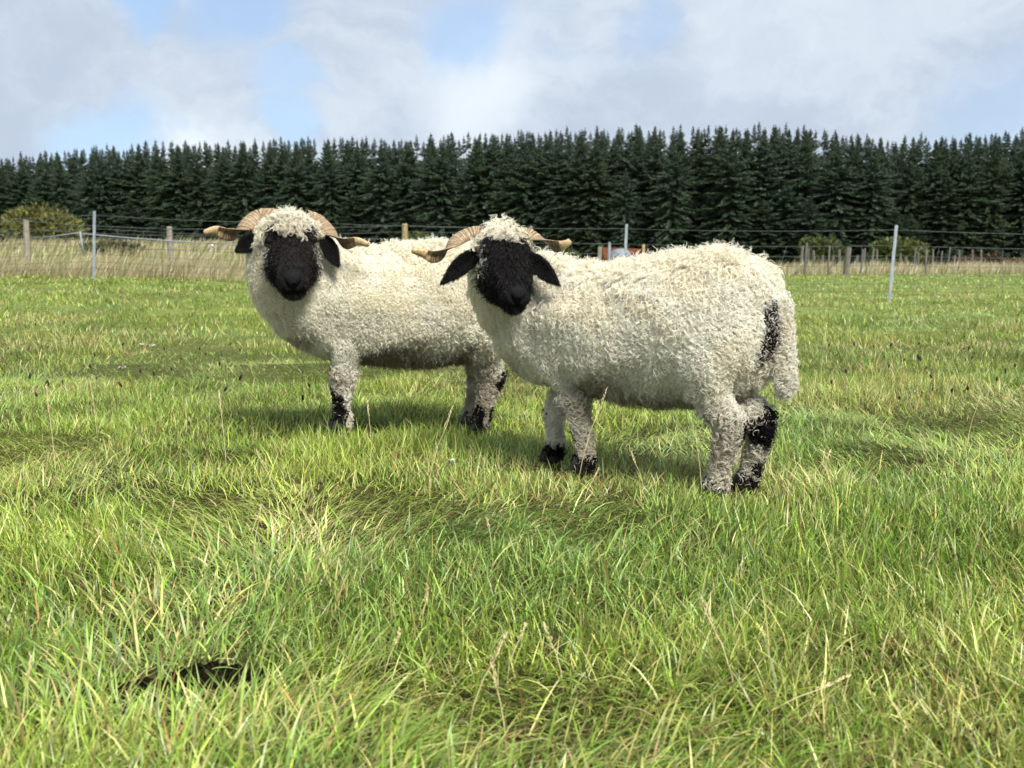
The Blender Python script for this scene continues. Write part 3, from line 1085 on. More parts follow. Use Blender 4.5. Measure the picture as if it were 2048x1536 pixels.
fr, fl, hl, hr = (loc_xy(p, A_loc, hA) for p in (FR, FL, HL_, HR))
A = dict(loc=A_loc, heading=hA, sink=0.004,
         poll=at(1003, 497, 3.25), muzzle=at(1034, 597, 3.04), head_scale=1.0, roll=-.06, crown_a=.055,
         trunk=[(-.435, .565, .455, .04), (-.415, .62, .39, .10), (-.36, .665, .33, .150), (-.25, .685, .28, .182), (-.10, .665, .265, .192), (.05, .648, .265, .192), (.18, .648, .275, .180), (.30, .645, .29, .162), (.42, .615, .315, .140), (.51, .56, .36, .100), (.545, .50, .41, .045)],
         neck=[(.27, 0, .51, .148), (.38, .012, .525, .152), (.455, .045, .56, .138), (.475, .095, .605, .115)],
         legs=[fore_leg(fl[0], fl[1], 1, .25), fore_leg(fr[0], fr[1], -1, .29), hind_leg(hl[0], hl[1], 1), hind_leg(hr[0], hr[1], -1)],
         tail=[(-.41, 0, .585, .04, .035), (-.436, 0, .54, .029, .026), (-.454, 0, .44, .025, .024), (-.459, 0, .35, .026, .025), (-.457, 0, .305, .015, .016)],
         black=[(-.42, .060, .545, .045, .032, .05), (-.415, .055, .465, .045, .036, .055), (-.43, -.075, .53, .05, .045, .06),
                (hr[0] - .055, hr[1] - .005, .200, .055, .055, .058), (hr[0] - .045, hr[1], .085, .03, .05, .028), (hl[0] - .085, hl[1] - .015, .205, .035, .030, .05),
                (fl[0] + .032, fl[1] - .012, .145, .028, .032, .06), (fr[0] + .034, fr[1] - .005, .17, .028, .035, .065),
                (fl[0] + .005, fl[1], .02, .08, .08, .055), (fr[0], fr[1], .02, .08, .08, .055), (hl[0] + .01, hl[1], .0, .08, .08, .035), (hr[0], hr[1], .01, .08, .08, .05)],
         cream=(.93, .89, .765), locks=165000, face_locks=12000, len=.043, hang=1.0, grav=.45, per_lock=2.7, curl=.0050, turns=2.2, rad=.00085, out=.44, mess=.95, mud=.375, dirt=.8, cheek_mix=.5,
         bridge_len=.034, bridge_curl=.0025,
         horns=[[at(978, 468, 3.27)[:] + (.024, .9, .7), at(948, 466, 3.28)[:] + (.0260, .85, .62), at(916, 480, 3.26)[:] + (.0255, .6, .55), at(896, 504, 3.21)[:] + (.0255, -.6, .45), at(870, 514, 3.17)[:] + (.0225, -1.1, .45), at(846, 506, 3.15)[:] + (.0145, -1.2, .6), at(823, 500, 3.14)[:] + (.0095, -1.2, .85)],
                [at(1030, 466, 3.25)[:] + (.024, -.9, .7), at(1056, 470, 3.26)[:] + (.0260, -.8, .62), at(1080, 482, 3.24)[:] + (.0260, .2, .5), at(1102, 492, 3.19)[:] + (.0245, 1.0, .45), at(1120, 492, 3.16)[:] + (.0180, 1.2, .5), at(1133, 487, 3.15)[:] + (.0120, 1.2, .8), at(1141, 481, 3.15)[:] + (.0095, 1.2, .9)]],
         ears=[dict(base=at(955, 505, 3.21), tip=at(886, 556, 3.18), face=(-.1, -.9, -.25), w=.027), dict(base=at(1054, 512, 3.18), tip=at(1115, 558, 3.09), face=(.15, -.9, -.2), w=.026)])
sheepA = make_sheep(A)
tag(sheepA, 'nearer white curly sheep with drooping black ears, turned head and hanging white tail', 'sheep', 'two black faced horned sheep')

# farther sheep ----------------------------------------------------
hB = np.array([-.995, -.10]); hB = hB / np.linalg.norm(hB)
FLb, HLb = gpt(684, 868), gpt(962, 858)
B_loc = ((FLb[0] + HLb[0]) / 2, (FLb[1] + HLb[1]) / 2 + .07, 0.0)
flb, hlb = loc_xy(FLb, B_loc, hB), loc_xy(HLb, B_loc, hB)
frb, hrb = (flb[0] + .015, flb[1] - .17), (hlb[0] + .03, hlb[1] - .16)
B = dict(loc=B_loc, heading=hB, sink=0.004,
         poll=at(582, 472, 3.80), muzzle=at(586, 569, 3.57), head_scale=1.16, roll=.03, crown_a=.085,
         trunk=[(-.455, .62, .50, .04), (-.43, .67, .42, .11), (-.36, .715, .36, .165), (-.25, .73, .305, .20), (-.10, .725, .285, .215), (.05, .72, .285, .215), (.18, .72, .295, .20), (.30, .71, .310, .185), (.42, .68, .355, .168), (.52, .63, .41, .13), (.56, .56, .46, .06)],
         neck=[(.30, 0, .55, .18), (.43, .01, .575, .175), (.485, .03, .64, .152), (.495, .065, .70, .132)],
         legs=[fore_leg(flb[0], flb[1], 1, .25, r=1.12), fore_leg(frb[0], frb[1], -1, .26, r=1.12), hind_leg(hlb[0], hlb[1], 1, 1.12), hind_leg(hrb[0], hrb[1], -1, 1.12)],
         tail=[(-.43, 0, .63, .045, .04), (-.465, 0, .58, .040, .036), (-.482, 0, .48, .038, .036), (-.488, 0, .38, .036, .036), (-.485, 0, .33, .022, .024)],
         black=[(flb[0] + .024, flb[1] + .012, .105, .040, .05, .092), (frb[0] + .028, frb[1], .105, .036, .05, .085), (hlb[0] - .085, hlb[1], .215, .038, .05, .05), (hlb[0] + .02, hlb[1] + .02, .07, .03, .04, .06), (hlb[0] - .04, hlb[1], .08, .02, .04, .03),
                (flb[0] + .01, flb[1], .0, .08, .08, .05), (hlb[0], hlb[1], .0, .08, .08, .04), (frb[0] + .01, frb[1], .0, .08, .08, .05), (hrb[0], hrb[1], .0, .08, .08, .04)],
         cream=(.93, .885, .745), locks=165000, face_locks=12000, len=.038, hang=1.0, grav=.4, per_lock=2.5, curl=.0040, turns=2.3, rad=.00085, out=.42, mess=.75, mud=.405, dirt=1.0, cheek_mix=.75,
         bridge_len=.020, bridge_curl=.004, brown=.35,
         horns=[[at(556, 432, 3.90)[:] + (.030, .9, .7), at(522, 432, 3.92)[:] + (.033, .85, .62), at(497, 449, 3.88)[:] + (.033, .6, .52), at(478, 468, 3.83)[:] + (.0325, -.6, .42), at(455, 469, 3.79)[:] + (.0265, -1.1, .45), at(432, 461, 3.77)[:] + (.0185, -1.2, .6), at(407, 466, 3.76)[:] + (.0100, -1.2, .85)],
                [at(612, 432, 3.87)[:] + (.030, -.9, .7), at(630, 440, 3.89)[:] + (.032, -.8, .62), at(651, 459, 3.85)[:] + (.031, -.5, .52), at(669, 478, 3.80)[:] + (.0310, .6, .42), at(690, 488, 3.76)[:] + (.0250, 1.1, .45), at(714, 483, 3.74)[:] + (.0175, 1.2, .6), at(739, 490, 3.74)[:] + (.0095, 1.2, .85)]],
         ears=[dict(base=at(515, 476, 3.82), tip=at(475, 496, 3.80), face=(-.2, -.9, -.2), w=.030), dict(base=at(646, 474, 3.80), tip=at(676, 524, 3.76), face=(.2, -.9, -.2), w=.027)])
sheepB = make_sheep(B)
tag(sheepB, 'farther cream sheep with broad black face, standing side on behind the other', 'sheep', 'two black faced horned sheep')
#SPLIT2

# ------------------------------------------------------------------ spruce plantation
def cards(base, d, L, W, nrm):
    """kite shaped sprays: base point, direction, length, width, facing"""
    s = norm(np.cross(d, nrm))
    mid = base + d * (L * .45)[:, None] - np.array([0, 0, 1]) * (L * .04)[:, None]
    tip = base + d * L[:, None] - np.array([0, 0, 1]) * (L * .12)[:, None]
    v = np.stack([base, mid - s * (W / 2)[:, None], tip, mid + s * (W / 2)[:, None]], 1).reshape(-1, 3)
    return v


def spruce_meshes(seed, H, z0=.25, raw=False):
    r = np.random.RandomState(seed)
    B, D, Ls, Ws, Tn = [], [], [], [], []
    z = z0
    wid = r.uniform(2.0, 2.5)
    while z < H - .12:
        q = H - z
        Lb = min(wid, .05 + .33 * q + .04 * q * q)
        nb = r.randint(7, 10) if q > 1.6 else r.randint(4, 6)
        el = math.radians(52 - 62 * min(1, q / 6.0))
        a0 = r.uniform(0, 6.28)
        for j in range(nb):
            az = a0 + 2 * math.pi * (j + r.uniform(-.3, .3)) / nb
            ll = Lb * r.uniform(.5, 1.3)
            e = el + r.normal(0, .20)
            m_ = max(3, int(3 + ll * 15))
            t = np.linspace(.12, 1, m_)
            hx, hy = math.cos(az), math.sin(az)
            rr = ll * t * math.cos(e)
            zz = z + ll * (math.sin(e) * t - .30 * t ** 2 + .22 * t ** 3)
            pts = np.stack([hx * rr, hy * rr, zz], 1)
            for sg in (-1, 1, 0):
                an = az + sg * (.85 + r.normal(0, .15, m_))
                d = norm(np.stack([np.cos(an), np.sin(an), np.full(m_, -.12 + .45 * math.sin(e)) + r.normal(0, .30, m_)], 1))
                L = (.11 + .22 * (1 - t) ** .7) * min(1.25, .42 + ll * .45) * r.uniform(.7, 1.3, m_)
                if sg == 0: L = L * .7
                B.append(pts + r.normal(0, .02, (m_, 3))); D.append(d); Ls.append(L); Ws.append(L * r.uniform(.20, .40, m_) + .02); Tn.append(t)
        z += r.uniform(.30, .44) * (.62 if q < 2 else 1)
    # leader
    k = 16
    B.append(np.stack([r.normal(0, .01, k), r.normal(0, .01, k), np.linspace(H - .8, H - .05, k)], 1)); D.append(norm(np.stack([r.normal(0, .6, k), r.normal(0, .6, k), np.ones(k)], 1)))
    Ls.append(np.linspace(.30, .18, k)); Ws.append(np.full(k, .07)); Tn.append(np.ones(k))
    B, D, Ls, Ws, Tn = np.concatenate(B), np.concatenate(D), np.concatenate(Ls), np.concatenate(Ws), np.concatenate(Tn)
    N = len(B)
    nrm = norm(np.stack([r.normal(0, 1, N), r.normal(0, 1, N), np.full(N, .7)], 1))
    v = cards(B, D, Ls, Ws, nrm)
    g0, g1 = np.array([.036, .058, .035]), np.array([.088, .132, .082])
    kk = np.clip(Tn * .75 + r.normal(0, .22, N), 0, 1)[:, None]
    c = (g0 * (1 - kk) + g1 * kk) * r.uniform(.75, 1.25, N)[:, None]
    if raw:
        return v, c
    me = np_mesh('crown', v, np.arange(4 * N), np.full(N, 4))
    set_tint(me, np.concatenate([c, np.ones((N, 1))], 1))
    tb = MB()
    tb.tube([(0, 0, -.3), (0, 0, H * .5), (0, 0, H + .05)], [.17, .10, .02], 7)
    return me, tb.mesh('trunk')


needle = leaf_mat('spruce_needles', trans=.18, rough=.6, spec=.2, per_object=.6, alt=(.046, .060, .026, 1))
bark = simple_mat('spruce_bark', (.045, .034, .026), (.09, .07, .055), 12, .9)
protos = []
for k in range(6):
    H = 12.6 + .33 * k
    cm, tm = spruce_meshes(100 + k, H)
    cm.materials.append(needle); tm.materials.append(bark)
    protos.append((cm, tm, H))


def wood_front(u):
    """distance of the wood's edge for a photo column"""
    return float(np.interp(u, [-500, 0, 500, 1000, 1400, 1800, 2100, 2600], [172, 150, 128, 110, 98, 95, 98, 100]))


def skyline(u):
    return float(np.interp(u, [-400, 0, 150, 330, 600, 800, 1000, 1250, 1500, 1640, 1760, 1900, 2048, 2400], [322, 318, 302, 288, 282, 278, 268, 260, 252, 262, 282, 272, 268, 266]))


ntree = 0
tr_rnd = random.Random(3)
ROWS = [(0.0, 52), (2.4, 56), (5.0, 60), (8.0, 64), (11.0, 64)]
for row, (dy, cnt) in enumerate(ROWS):
    for i in range(cnt):
        u = -230 + 2510 * ((i + tr_rnd.uniform(.15, .85)) / cnt) ** 1.12
        d = wood_front(u) + dy + tr_rnd.uniform(-.9, .9)
        x = (u - 1024) / F_PX * d
        zg = float(gz(x, d))
        top = at(u, skyline(u) + tr_rnd.gauss(0, 4.5) + 14 * (float(fbm(u / 55.0, row * .7, 8, 2)) - .5) + (12, 8, 5, 2, 0)[row], d).z
        young = row == 0 and tr_rnd.random() < .3
        if young: top *= tr_rnd.uniform(.45, .8)
        cm, tm, H = protos[tr_rnd.randrange(6)]
        s = (top - zg) / H
        t = empty('spruce_tree', (x, d, zg), tr_rnd.uniform(0, 6.28))
        sxy = tr_rnd.uniform(.95, 1.3) * max(s, .8)
        t.scale = (sxy, sxy, s)
        tag(t, 'dark blue-green spruce standing in the dense plantation wood', 'tree', 'spruces of the plantation wood')
        if young:
            tag(t, 'shorter spruce with a low tip at the front edge of the wood', None, 'short spruces at the wood edge')
        for nm, m_ in (('crown', cm), ('trunk', tm)):
            c = bpy.data.objects.new(nm, m_); col.objects.link(c); c.parent = t
        ntree += 1

# the wood behind its front rows: one mass, only its tips show
tipsets = [spruce_meshes(300 + k, 13.0, 11.3, True) for k in range(4)]
VV, CC = [], []
trunkm = MB()
for i in range(220):
    u = -230 + 2510 * ((i + tr_rnd.uniform(0, 1)) / 220) ** 1.12
    d = wood_front(u) + tr_rnd.uniform(13.5, 24)
    x = (u - 1024) / F_PX * d
    zg = float(gz(x, d))
    top = at(u, skyline(u) + tr_rnd.gauss(-1, 5), d).z
    v, c = tipsets[tr_rnd.randrange(4)]
    a = tr_rnd.uniform(0, 6.28); k = tr_rnd.uniform(.9, 1.2)
    sz = (top - zg) / 13.0
    VV.append(np.stack([x + k * (v[:, 0] * math.cos(a) - v[:, 1] * math.sin(a)), d + k * (v[:, 0] * math.sin(a) + v[:, 1] * math.cos(a)), zg + v[:, 2] * sz], 1)); CC.append(c)
    trunkm.tube([(x, d, zg - .2), (x, d, top)], [.16, .02], 5)
VV, CC = np.concatenate(VV), np.concatenate(CC)
me = np_mesh('spruce_wood', VV, np.arange(len(VV)), np.full(len(CC), 4))
set_tint(me, np.concatenate([CC, np.ones((len(CC), 1))], 1))
wd_ = link_mesh('spruce_wood', me, needle, None, False)
tag(wd_, 'deeper rows of the spruce wood showing only their tips', 'wood', kind='stuff')
trunkm.build('trunk', bark, wd_)

# ------------------------------------------------------------------ bushes at the wood's foot
def bush(u, v_base, v_top, width_px, d, c0, c1, label, n=4200, name='bush', cat='bush'):
    x = (u - 1024) / F_PX * d
    g = float(gz(x, d))
    hw = width_px / 2 / F_PX * d
    top = at(u, v_top, d).z
    base = g - .1
    hh = top - base
    t = empty(name, (x, d, g))
    r = np.random.RandomState(int(u))
    lob = [(r.uniform(-.6, .6) * hw, r.uniform(-.5, .5) * hw * .7, hh * r.uniform(.28, .62), hw * r.uniform(.35, .55), hh * r.uniform(.3, .38)) for _ in range(9)]
    lob.append((0, 0, hh * .5, hw * .75, hh * .48))
    B, Nn_ = [], []
    for (lx, ly, lz, lr, lh) in lob:
        m_ = n // len(lob)
        dd = norm(r.normal(0, 1, (m_, 3)))
        rad_ = r.uniform(.72, 1.05, m_)[:, None]
        B.append(np.array([lx, ly, lz]) + dd * np.array([lr, lr * .8, lh]) * rad_); Nn_.append(dd)
    B, Nn_ = np.concatenate(B), np.concatenate(Nn_)
    kp = B[:, 2] > .02
    B, Nn_ = B[kp], Nn_[kp]
    N = len(B)
    D = norm(Nn_ * .6 + np.array([0, 0, .5]) + r.normal(0, .5, (N, 3)))
    L = r.uniform(.5, 1.2, N) * .0062 * d
    v = cards(B, D, L, L * .4, norm(r.normal(0, 1, (N, 3))))
    me = np_mesh('crown', v, np.arange(4 * N), np.full(N, 4))
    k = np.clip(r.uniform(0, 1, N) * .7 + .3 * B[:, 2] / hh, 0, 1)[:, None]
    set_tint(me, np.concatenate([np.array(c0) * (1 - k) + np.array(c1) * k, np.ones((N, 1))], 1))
    link_mesh('crown', me, bush_mat, t, False)
    sb = MB()
    for k in range(6):
        a = r.uniform(0, 6.28); q = r.uniform(.2, .5)
        sb.tube([(0.05 * math.cos(a), .05 * math.sin(a), -.15), (hw * q * .5 * math.cos(a), hw * q * .5 * math.sin(a), hh * .3), (hw * q * math.cos(a), hw * q * math.sin(a), hh * .65)], [.05, .035, .012], 6)
    sb.build('stem', bark, t)
    tag(t, label, cat)
    return t


bush_mat = leaf_mat('bush_leaf', trans=.2, rough=.6)
bush(92, 500, 412, 172, 60, (.07, .075, .02), (.19, .18, .05), 'wide olive yellow bush below the wood behind the wooden posts', 5200)
bush(1640, 545, 480, 90, 80, (.04, .06, .018), (.11, .13, .035), 'small dark olive bush at the foot of the wood near the sheep rump', 3000)
bush(1785, 545, 478, 110, 78, (.05, .07, .02), (.14, .16, .045), 'rounded green bush behind the slanting metal post', 3600)
bush(1950, 548, 515, 100, 66, (.05, .035, .02), (.14, .085, .045), 'low reddish brown bush beyond the bent fence wires', 2600)
bush(2030, 550, 526, 70, 64, (.06, .04, .02), (.15, .10, .05), 'low russet scrub by the right end of the far fence', 1600)
bush(1100, 545, 500, 130, 82, (.03, .045, .016), (.085, .11, .03), 'dark green bush above the sheep neck before the wood', 2400)
bush(832, 500, 466, 60, 50, (.04, .06, .018), (.13, .15, .04), 'small green bush beside the yellowish wooden post', 1600)
bush(235, 520, 492, 110, 34, (.06, .06, .025), (.16, .14, .06), 'brownish low scrub on the bank behind the metal post', 2000)

# ------------------------------------------------------------------ fences
galv = simple_mat('galvanised_steel', (.23, .27, .31), (.38, .42, .46), 25, .55, .35, stretch=(1, 1, .3))
wire_m = simple_mat('fence_wire', (.07, .08, .08), (.14, .155, .15), 15, .7, .1)
oldwood = simple_mat('weathered_wood', (.17, .145, .115), (.33, .29, .235), 30, .9, bump=.5, stretch=(1, 1, .15))
darkwood = simple_mat('dark_weathered_wood', (.09, .08, .068), (.19, .17, .145), 30, .9, bump=.5, stretch=(1, 1, .15))
freshwood = simple_mat('yellowed_wood', (.22, .17, .07), (.36, .28, .13), 30, .9, bump=.5, stretch=(1, 1, .15))
tape_m = simple_mat('pale_rail', (.20, .22, .24), (.28, .30, .32), 20, .6)
cap_m = simple_mat('white_cap', (.75, .74, .7), (.8, .8, .78), 20, .5)


def metal_post(parent, u, v_base, v_top, d, lean_u, r=.024):
    """T-section stake standing on the ground and leaning as in the photo"""
    b = at(u, v_base, d); tp = at(u + lean_u, v_top, d)
    zg = float(gz(b.x, d))
    ax = (tp - b).normalized()
    b = Vector((b.x, d, zg)) - ax * .15
    mb = MB()
    ln = (tp - b).length
    sx = ax.cross(Vector((0, 1, 0))).normalized(); sy = sx.cross(ax)
    for (x0, x1, y0, y1) in ((-r, r, -.004, .004), (-.004, .004, .0041, .036)):
        vs = []
        for e in (0, ln):
            for (x, y) in ((x0, y0), (x1, y0), (x1, y1), (x0, y1)):
                vs.append(b + ax * e + sx * x + sy * y)
        mb.add(vs, [(0, 1, 2, 3), (7, 6, 5, 4), (0, 4, 5, 1), (1, 5, 6, 2), (2, 6, 7, 3), (3, 7, 4, 0)])
    return mb.build('post', galv, parent, False), b, tp


def wood_post(parent, x, y, h, r, lean=(0, 0), mat=oldwood, n=8):
    z = float(gz(x, y))
    q = random.Random(int(x * 100 + y * 10))
    mb = MB()
    mb.tube([(x - lean[0] * .2, y, z - .15), (x + lean[0] * .5, y + lean[1] * .5, z + h * .5), (x + lean[0], y + lean[1], z + h * .97), (x + lean[0], y + lean[1], z + h)], [r * 1.05, r, r * q.uniform(.9, 1), r * .8], n)
    return mb.build('post', mat, parent, False)


def wire(parent, pts, r=.0035, name='wire', mat=None, n=5):
    mb = MB(); mb.tube(pts, r, n)
    return mb.build(name, mat or wire_m, parent)


def sag(a, b, k=8, s=.02):
    a, b = Vector(a), Vector(b)
    return [a.lerp(b, i / k) - Vector((0, 0, s * 4 * (i / k) * (1 - i / k))) for i in range(k + 1)]


def anchor(e):
    for ch in e.children:
        ch.matrix_parent_inverse = Matrix.Translation(-Vector(e.location))


# near wire fence across the field: steel stakes, top wire, stock netting
fen = empty('wire_fence', (0, 17, 0))
fen_posts = [(-330, 553, 436, 17.3, -4), (188, 562, 422, 17.6, 1), (640, 575, 438, 17.6, 3), (1247, 590, 448, 17.2, 6), (1778, 607, 450, 15.9, 15), (2330, 600, 462, 17.5, 16)]
tops = []
for (u, vb, vt, d, lu) in fen_posts:
    o, b, tp = metal_post(fen, u, vb, vt, d, lu)
    tops.append((b, tp))
for (b0, t0), (b1, t1) in zip(tops[:-1], tops[1:]):
    a0, a1 = t0 - b0, t1 - b1
    for fr_, rr in ((.945, .0036), (.77, .0036), (.655, .003), (.545, .003), (.44, .003), (.34, .003), (.25, .003)):
        wire(fen, sag(b0 + a0 * fr_, b1 + a1 * fr_, 8, .03), rr)
    nst = max(6, int((t1 - t0).length / .42))
    for k in range(1, nst):
        q = k / nst
        lo, hi = (b0 + a0 * .25).lerp(b1 + a1 * .25, q), (b0 + a0 * .77).lerp(b1 + a1 * .77, q)
        dz = .03 * 4 * q * (1 - q)
        mid = lo.lerp(hi, .5) + Vector((rnd.uniform(-.06, .06), 0, 0))
        sh = Vector((rnd.uniform(-.09, .09), 0, 0))
        wire(fen, [lo - Vector((0, 0, dz)), mid - Vector((0, 0, dz)), hi + sh - Vector((0, 0, dz))], .0026, 'stay', n=4)
anchor(fen)
tag(fen, 'galvanised wire stock fence with steel stakes running across the field behind the sheep', 'fence')

# older wooden fence beyond it on the left
wf = empty('wooden_post_fence', (-8, 24, 0))
wposts = [(-250, 24, .0), (62, 24.2, .02), (347, 26.5, -.01), (600, 28.5, .02), (812, 30.5, 0), (1060, 33, .02)]
wp = []
for i, (u, d, ln_) in enumerate(wposts):
    x = (u - 1024) / F_PX * d
    vt = {62: 437, 347: 453, 812: 447}.get(u, 450)
    h = at(u, vt, d).z - float(gz(x, d))
    wood_post(wf, x, d, h, .075 if u != 812 else .095, (ln_, 0), freshwood if u == 812 else oldwood, 9)
    wp.append(Vector((x, d, float(gz(x, d)) + h)))
for a, b in zip(wp[:-1], wp[1:]):
    for dz in (.06, .24, .42, .60):
        wire(wf, sag(a - Vector((0, .08, dz)), b - Vector((0, .08, dz)), 6, .03), .0055)
anchor(wf)
tag(wf, 'older fence of weathered wooden posts and wires behind tall dry grass', 'fence')

# slack pale rail propped on a short stake
rl = empty('pale_rail', (-9.5, 22.5, float(gz(-9.5, 22.5))))
def rpt(u, v, d):
    p_ = at(u, v, d); return (p_.x + 9.5, p_.y - 22.5, p_.z - rl.location.z)
wire(rl, [rpt(62, 476, 23.6), rpt(112, 472, 23), rpt(161, 465, 22.5)], .014, 'rail', tape_m, 6)
wire(rl, [rpt(161, 467, 22.5), rpt(250, 475, 23), rpt(360, 483, 24), rpt(500, 492, 25)], .014, 'rail', tape_m, 6)
wire(rl, [rpt(160, 463, 22.45), rpt(168, 512, 22.4)], .020, 'prop', tape_m, 7)
tag(rl, 'slack pale rail propped on a short slanting stake between wooden posts', 'rail')

# white topped marker in the dry grass
mk = empty('marker_stake', tuple(at(421, 520, 20.5)))
mk.location.z = float(gz(mk.location.x, 20.5))
hmk = at(425, 492, 20.5).z - mk.location.z
q = MB(); q.tube([(0, 0, -.1), (.02, 0, hmk * .6), (.045, 0, hmk)], .012, 7); q.build('stake', oldwood, mk)
q = MB(); q.tube([(.044, 0, hmk - .02), (.046, 0, hmk + .02), (.047, 0, hmk + .035)], [.020, .022, .012], 9); q.build('cap', cap_m, mk)
tag(mk, 'short pale marker stake with white tip in the dry grass', 'stake')

# far fences on the right: rows of thin posts
ff = empty('thin_post_fence', (16, 52, 0))
rq = random.Random(5)
prev = None
us = [1596, 1612, 1625, 1640, 1658, 1676, 1690, 1706, 1722, 1737, 1750, 1766, 1780, 1795, 1809, 1822, 1833, 1845, 1860, 1875, 1889, 1900, 1912, 1926, 1940, 1956]
for i, u in enumerate(us):
    d = 50 + i * .55 + rq.uniform(-.15, .15)
    x = (u - 1024) / F_PX * d
    h = rq.uniform(.85, 1.35) if i % 5 else rq.uniform(1.2, 1.5)
    wood_post(ff, x, d, h, rq.uniform(.045, .075), (rq.uniform(-.12, .12), 0), darkwood, 6)
    p_ = Vector((x, d - .06, float(gz(x, d)) + .75))
    if prev is not None:
        for dz in (0, -.25, -.5):
            wire(ff, [prev + Vector((0, 0, dz)), p_ + Vector((0, 0, dz))], .005)
    prev = p_
anchor(ff)
tag(ff, 'far fence of many thin grey wooden posts along pale dry grass', 'fence')
f2 = empty('strainer_fence', (13, 46, 0))
pr = None
for (u, d, h, r_) in ((1606, 47, 1.5, .06), (1688, 46, 1.30, .13), (1652, 47, 1.4, .05), (1718, 48, 1.2, .05), (1846, 47, 1.25, .05)):
    wood_post(f2, (u - 1024) / F_PX * d, d, h, r_, (rq.uniform(-.03, .10), 0), darkwood, 8)
anchor(f2)
tag(f2, 'thick dark strainer post with slim stakes at the field edge', 'fence')
f3 = empty('back_fence', (4, 44, 0))
for (u, vt, d, r_) in ((1197, 492, 40, .085), (1216, 483, 40, .06), (1332, 488, 44, .055), (865, 464, 32, .05), (1410, 492, 46, .05)):
    x = (u - 1024) / F_PX * d
    wood_post(f3, x, d, at(u, vt, d).z - float(gz(x, d)), r_, (.02, 0), galv if u in (1216, 865, 1332) else oldwood, 8)
anchor(f3)
tag(f3, 'scattered fence posts peeping over the backs of the sheep', 'fence')

# something pale and something rusty standing behind the sheep's back
greyp = simple_mat('pale_grey_sheet', (.15, .17, .19), (.22, .24, .26), 6, .5)
rust = simple_mat('rusty_paint', (.20, .06, .03), (.28, .095, .045), 5, .7)
dz_ = 46.0
c0 = at(1240, 520, dz_); g0 = float(gz(c0.x, dz_))
tk = empty('water_bowser', (c0.x, dz_, g0))
hh = at(1240, 497, dz_).z - g0
q = MB(); prof = []
for i in range(11):
    a = math.pi * i / 10
    prof.append((-math.cos(a) * .50, math.sin(a) * .42))
prof = [(-.5, -hh * .55)] + prof + [(.5, -hh * .55)]
nn_ = len(prof)
vs = [(x, y, hh - .42 + z) for y in (-.5, .5) for (x, z) in prof]
q.add(vs, [tuple(range(nn_)), tuple(range(2 * nn_ - 1, nn_ - 1, -1))] + [(i + 1, i, i + nn_, i + nn_ + 1) for i in range(nn_ - 1)] + [(0, nn_ - 1, 2 * nn_ - 1, nn_)])
q.build('tank', greyp, tk)
q = MB(); q.tube([(-.5, -.45, .28), (.6, -.45, .28)], .04, 6); q.tube([(-.5, .45, .28), (.6, .45, .28)], .04, 6); q.build('chassis', galv, tk)
for sx_ in (-.62, .62):
    q = MB(); q.tube([(sx_ - .08, 0, .26), (sx_ + .08, 0, .26)], .27, 14, up=Vector((0, 1, 0))); q.build('wheel', simple_mat('tyre', (.015, .015, .015), (.03, .03, .03), 20, .8), tk)
tag(tk, 'small pale grey rounded tank on wheels glimpsed over the nearer sheep back', 'tank')
hd = empty('rusty_hopper', (c0.x + .55, dz_ + 2.2, g0))
hr2 = at(1250, 493, dz_ + 2.2).z - g0
q = MB()
q.add([(-1.0, -.4, .45), (.6, -.4, .45), (.6, .4, .45), (-1.0, .4, .45), (-1.25, -.6, hr2 - .05), (.85, -.6, hr2 - .12), (.85, .6, hr2 - .12), (-1.25, .6, hr2 - .05)], [(3, 2, 1, 0), (0, 1, 5, 4), (1, 2, 6, 5), (2, 3, 7, 6), (3, 0, 4, 7), (4, 5, 6, 7)])
q.build('hopper', rust, hd, False)
q = MB()
for (lx, ly) in ((-.9, -.35), (.5, -.35), (.5, .35), (-.9, .35)): q.tube([(lx, ly, -.1), (lx, ly, .5)], .05, 6)
q.build('frame', rust, hd)
q = MB(); q.tube([(.72, -.64, -.1), (.72, -.64, hr2 + .1)], .07, 8); q.build('corner_post', freshwood, hd)
tag(hd, 'rusty orange hopper behind the pale tank before the wood', 'hopper')

# ------------------------------------------------------------------ stalks, flower heads, flowers
straw_m = simple_mat('straw_stem', (.50, .42, .20), (.70, .60, .34), 40, .6)
darkhead = simple_mat('ribwort_head', (.020, .014, .010), (.05, .035, .022), 200, .9, bump=.5)
greenstem = simple_mat('green_stem', (.10, .14, .03), (.19, .22, .06), 40, .6)
petal = simple_mat('yarrow_petal', (.72, .72, .68), (.82, .82, .78), 60, .6)


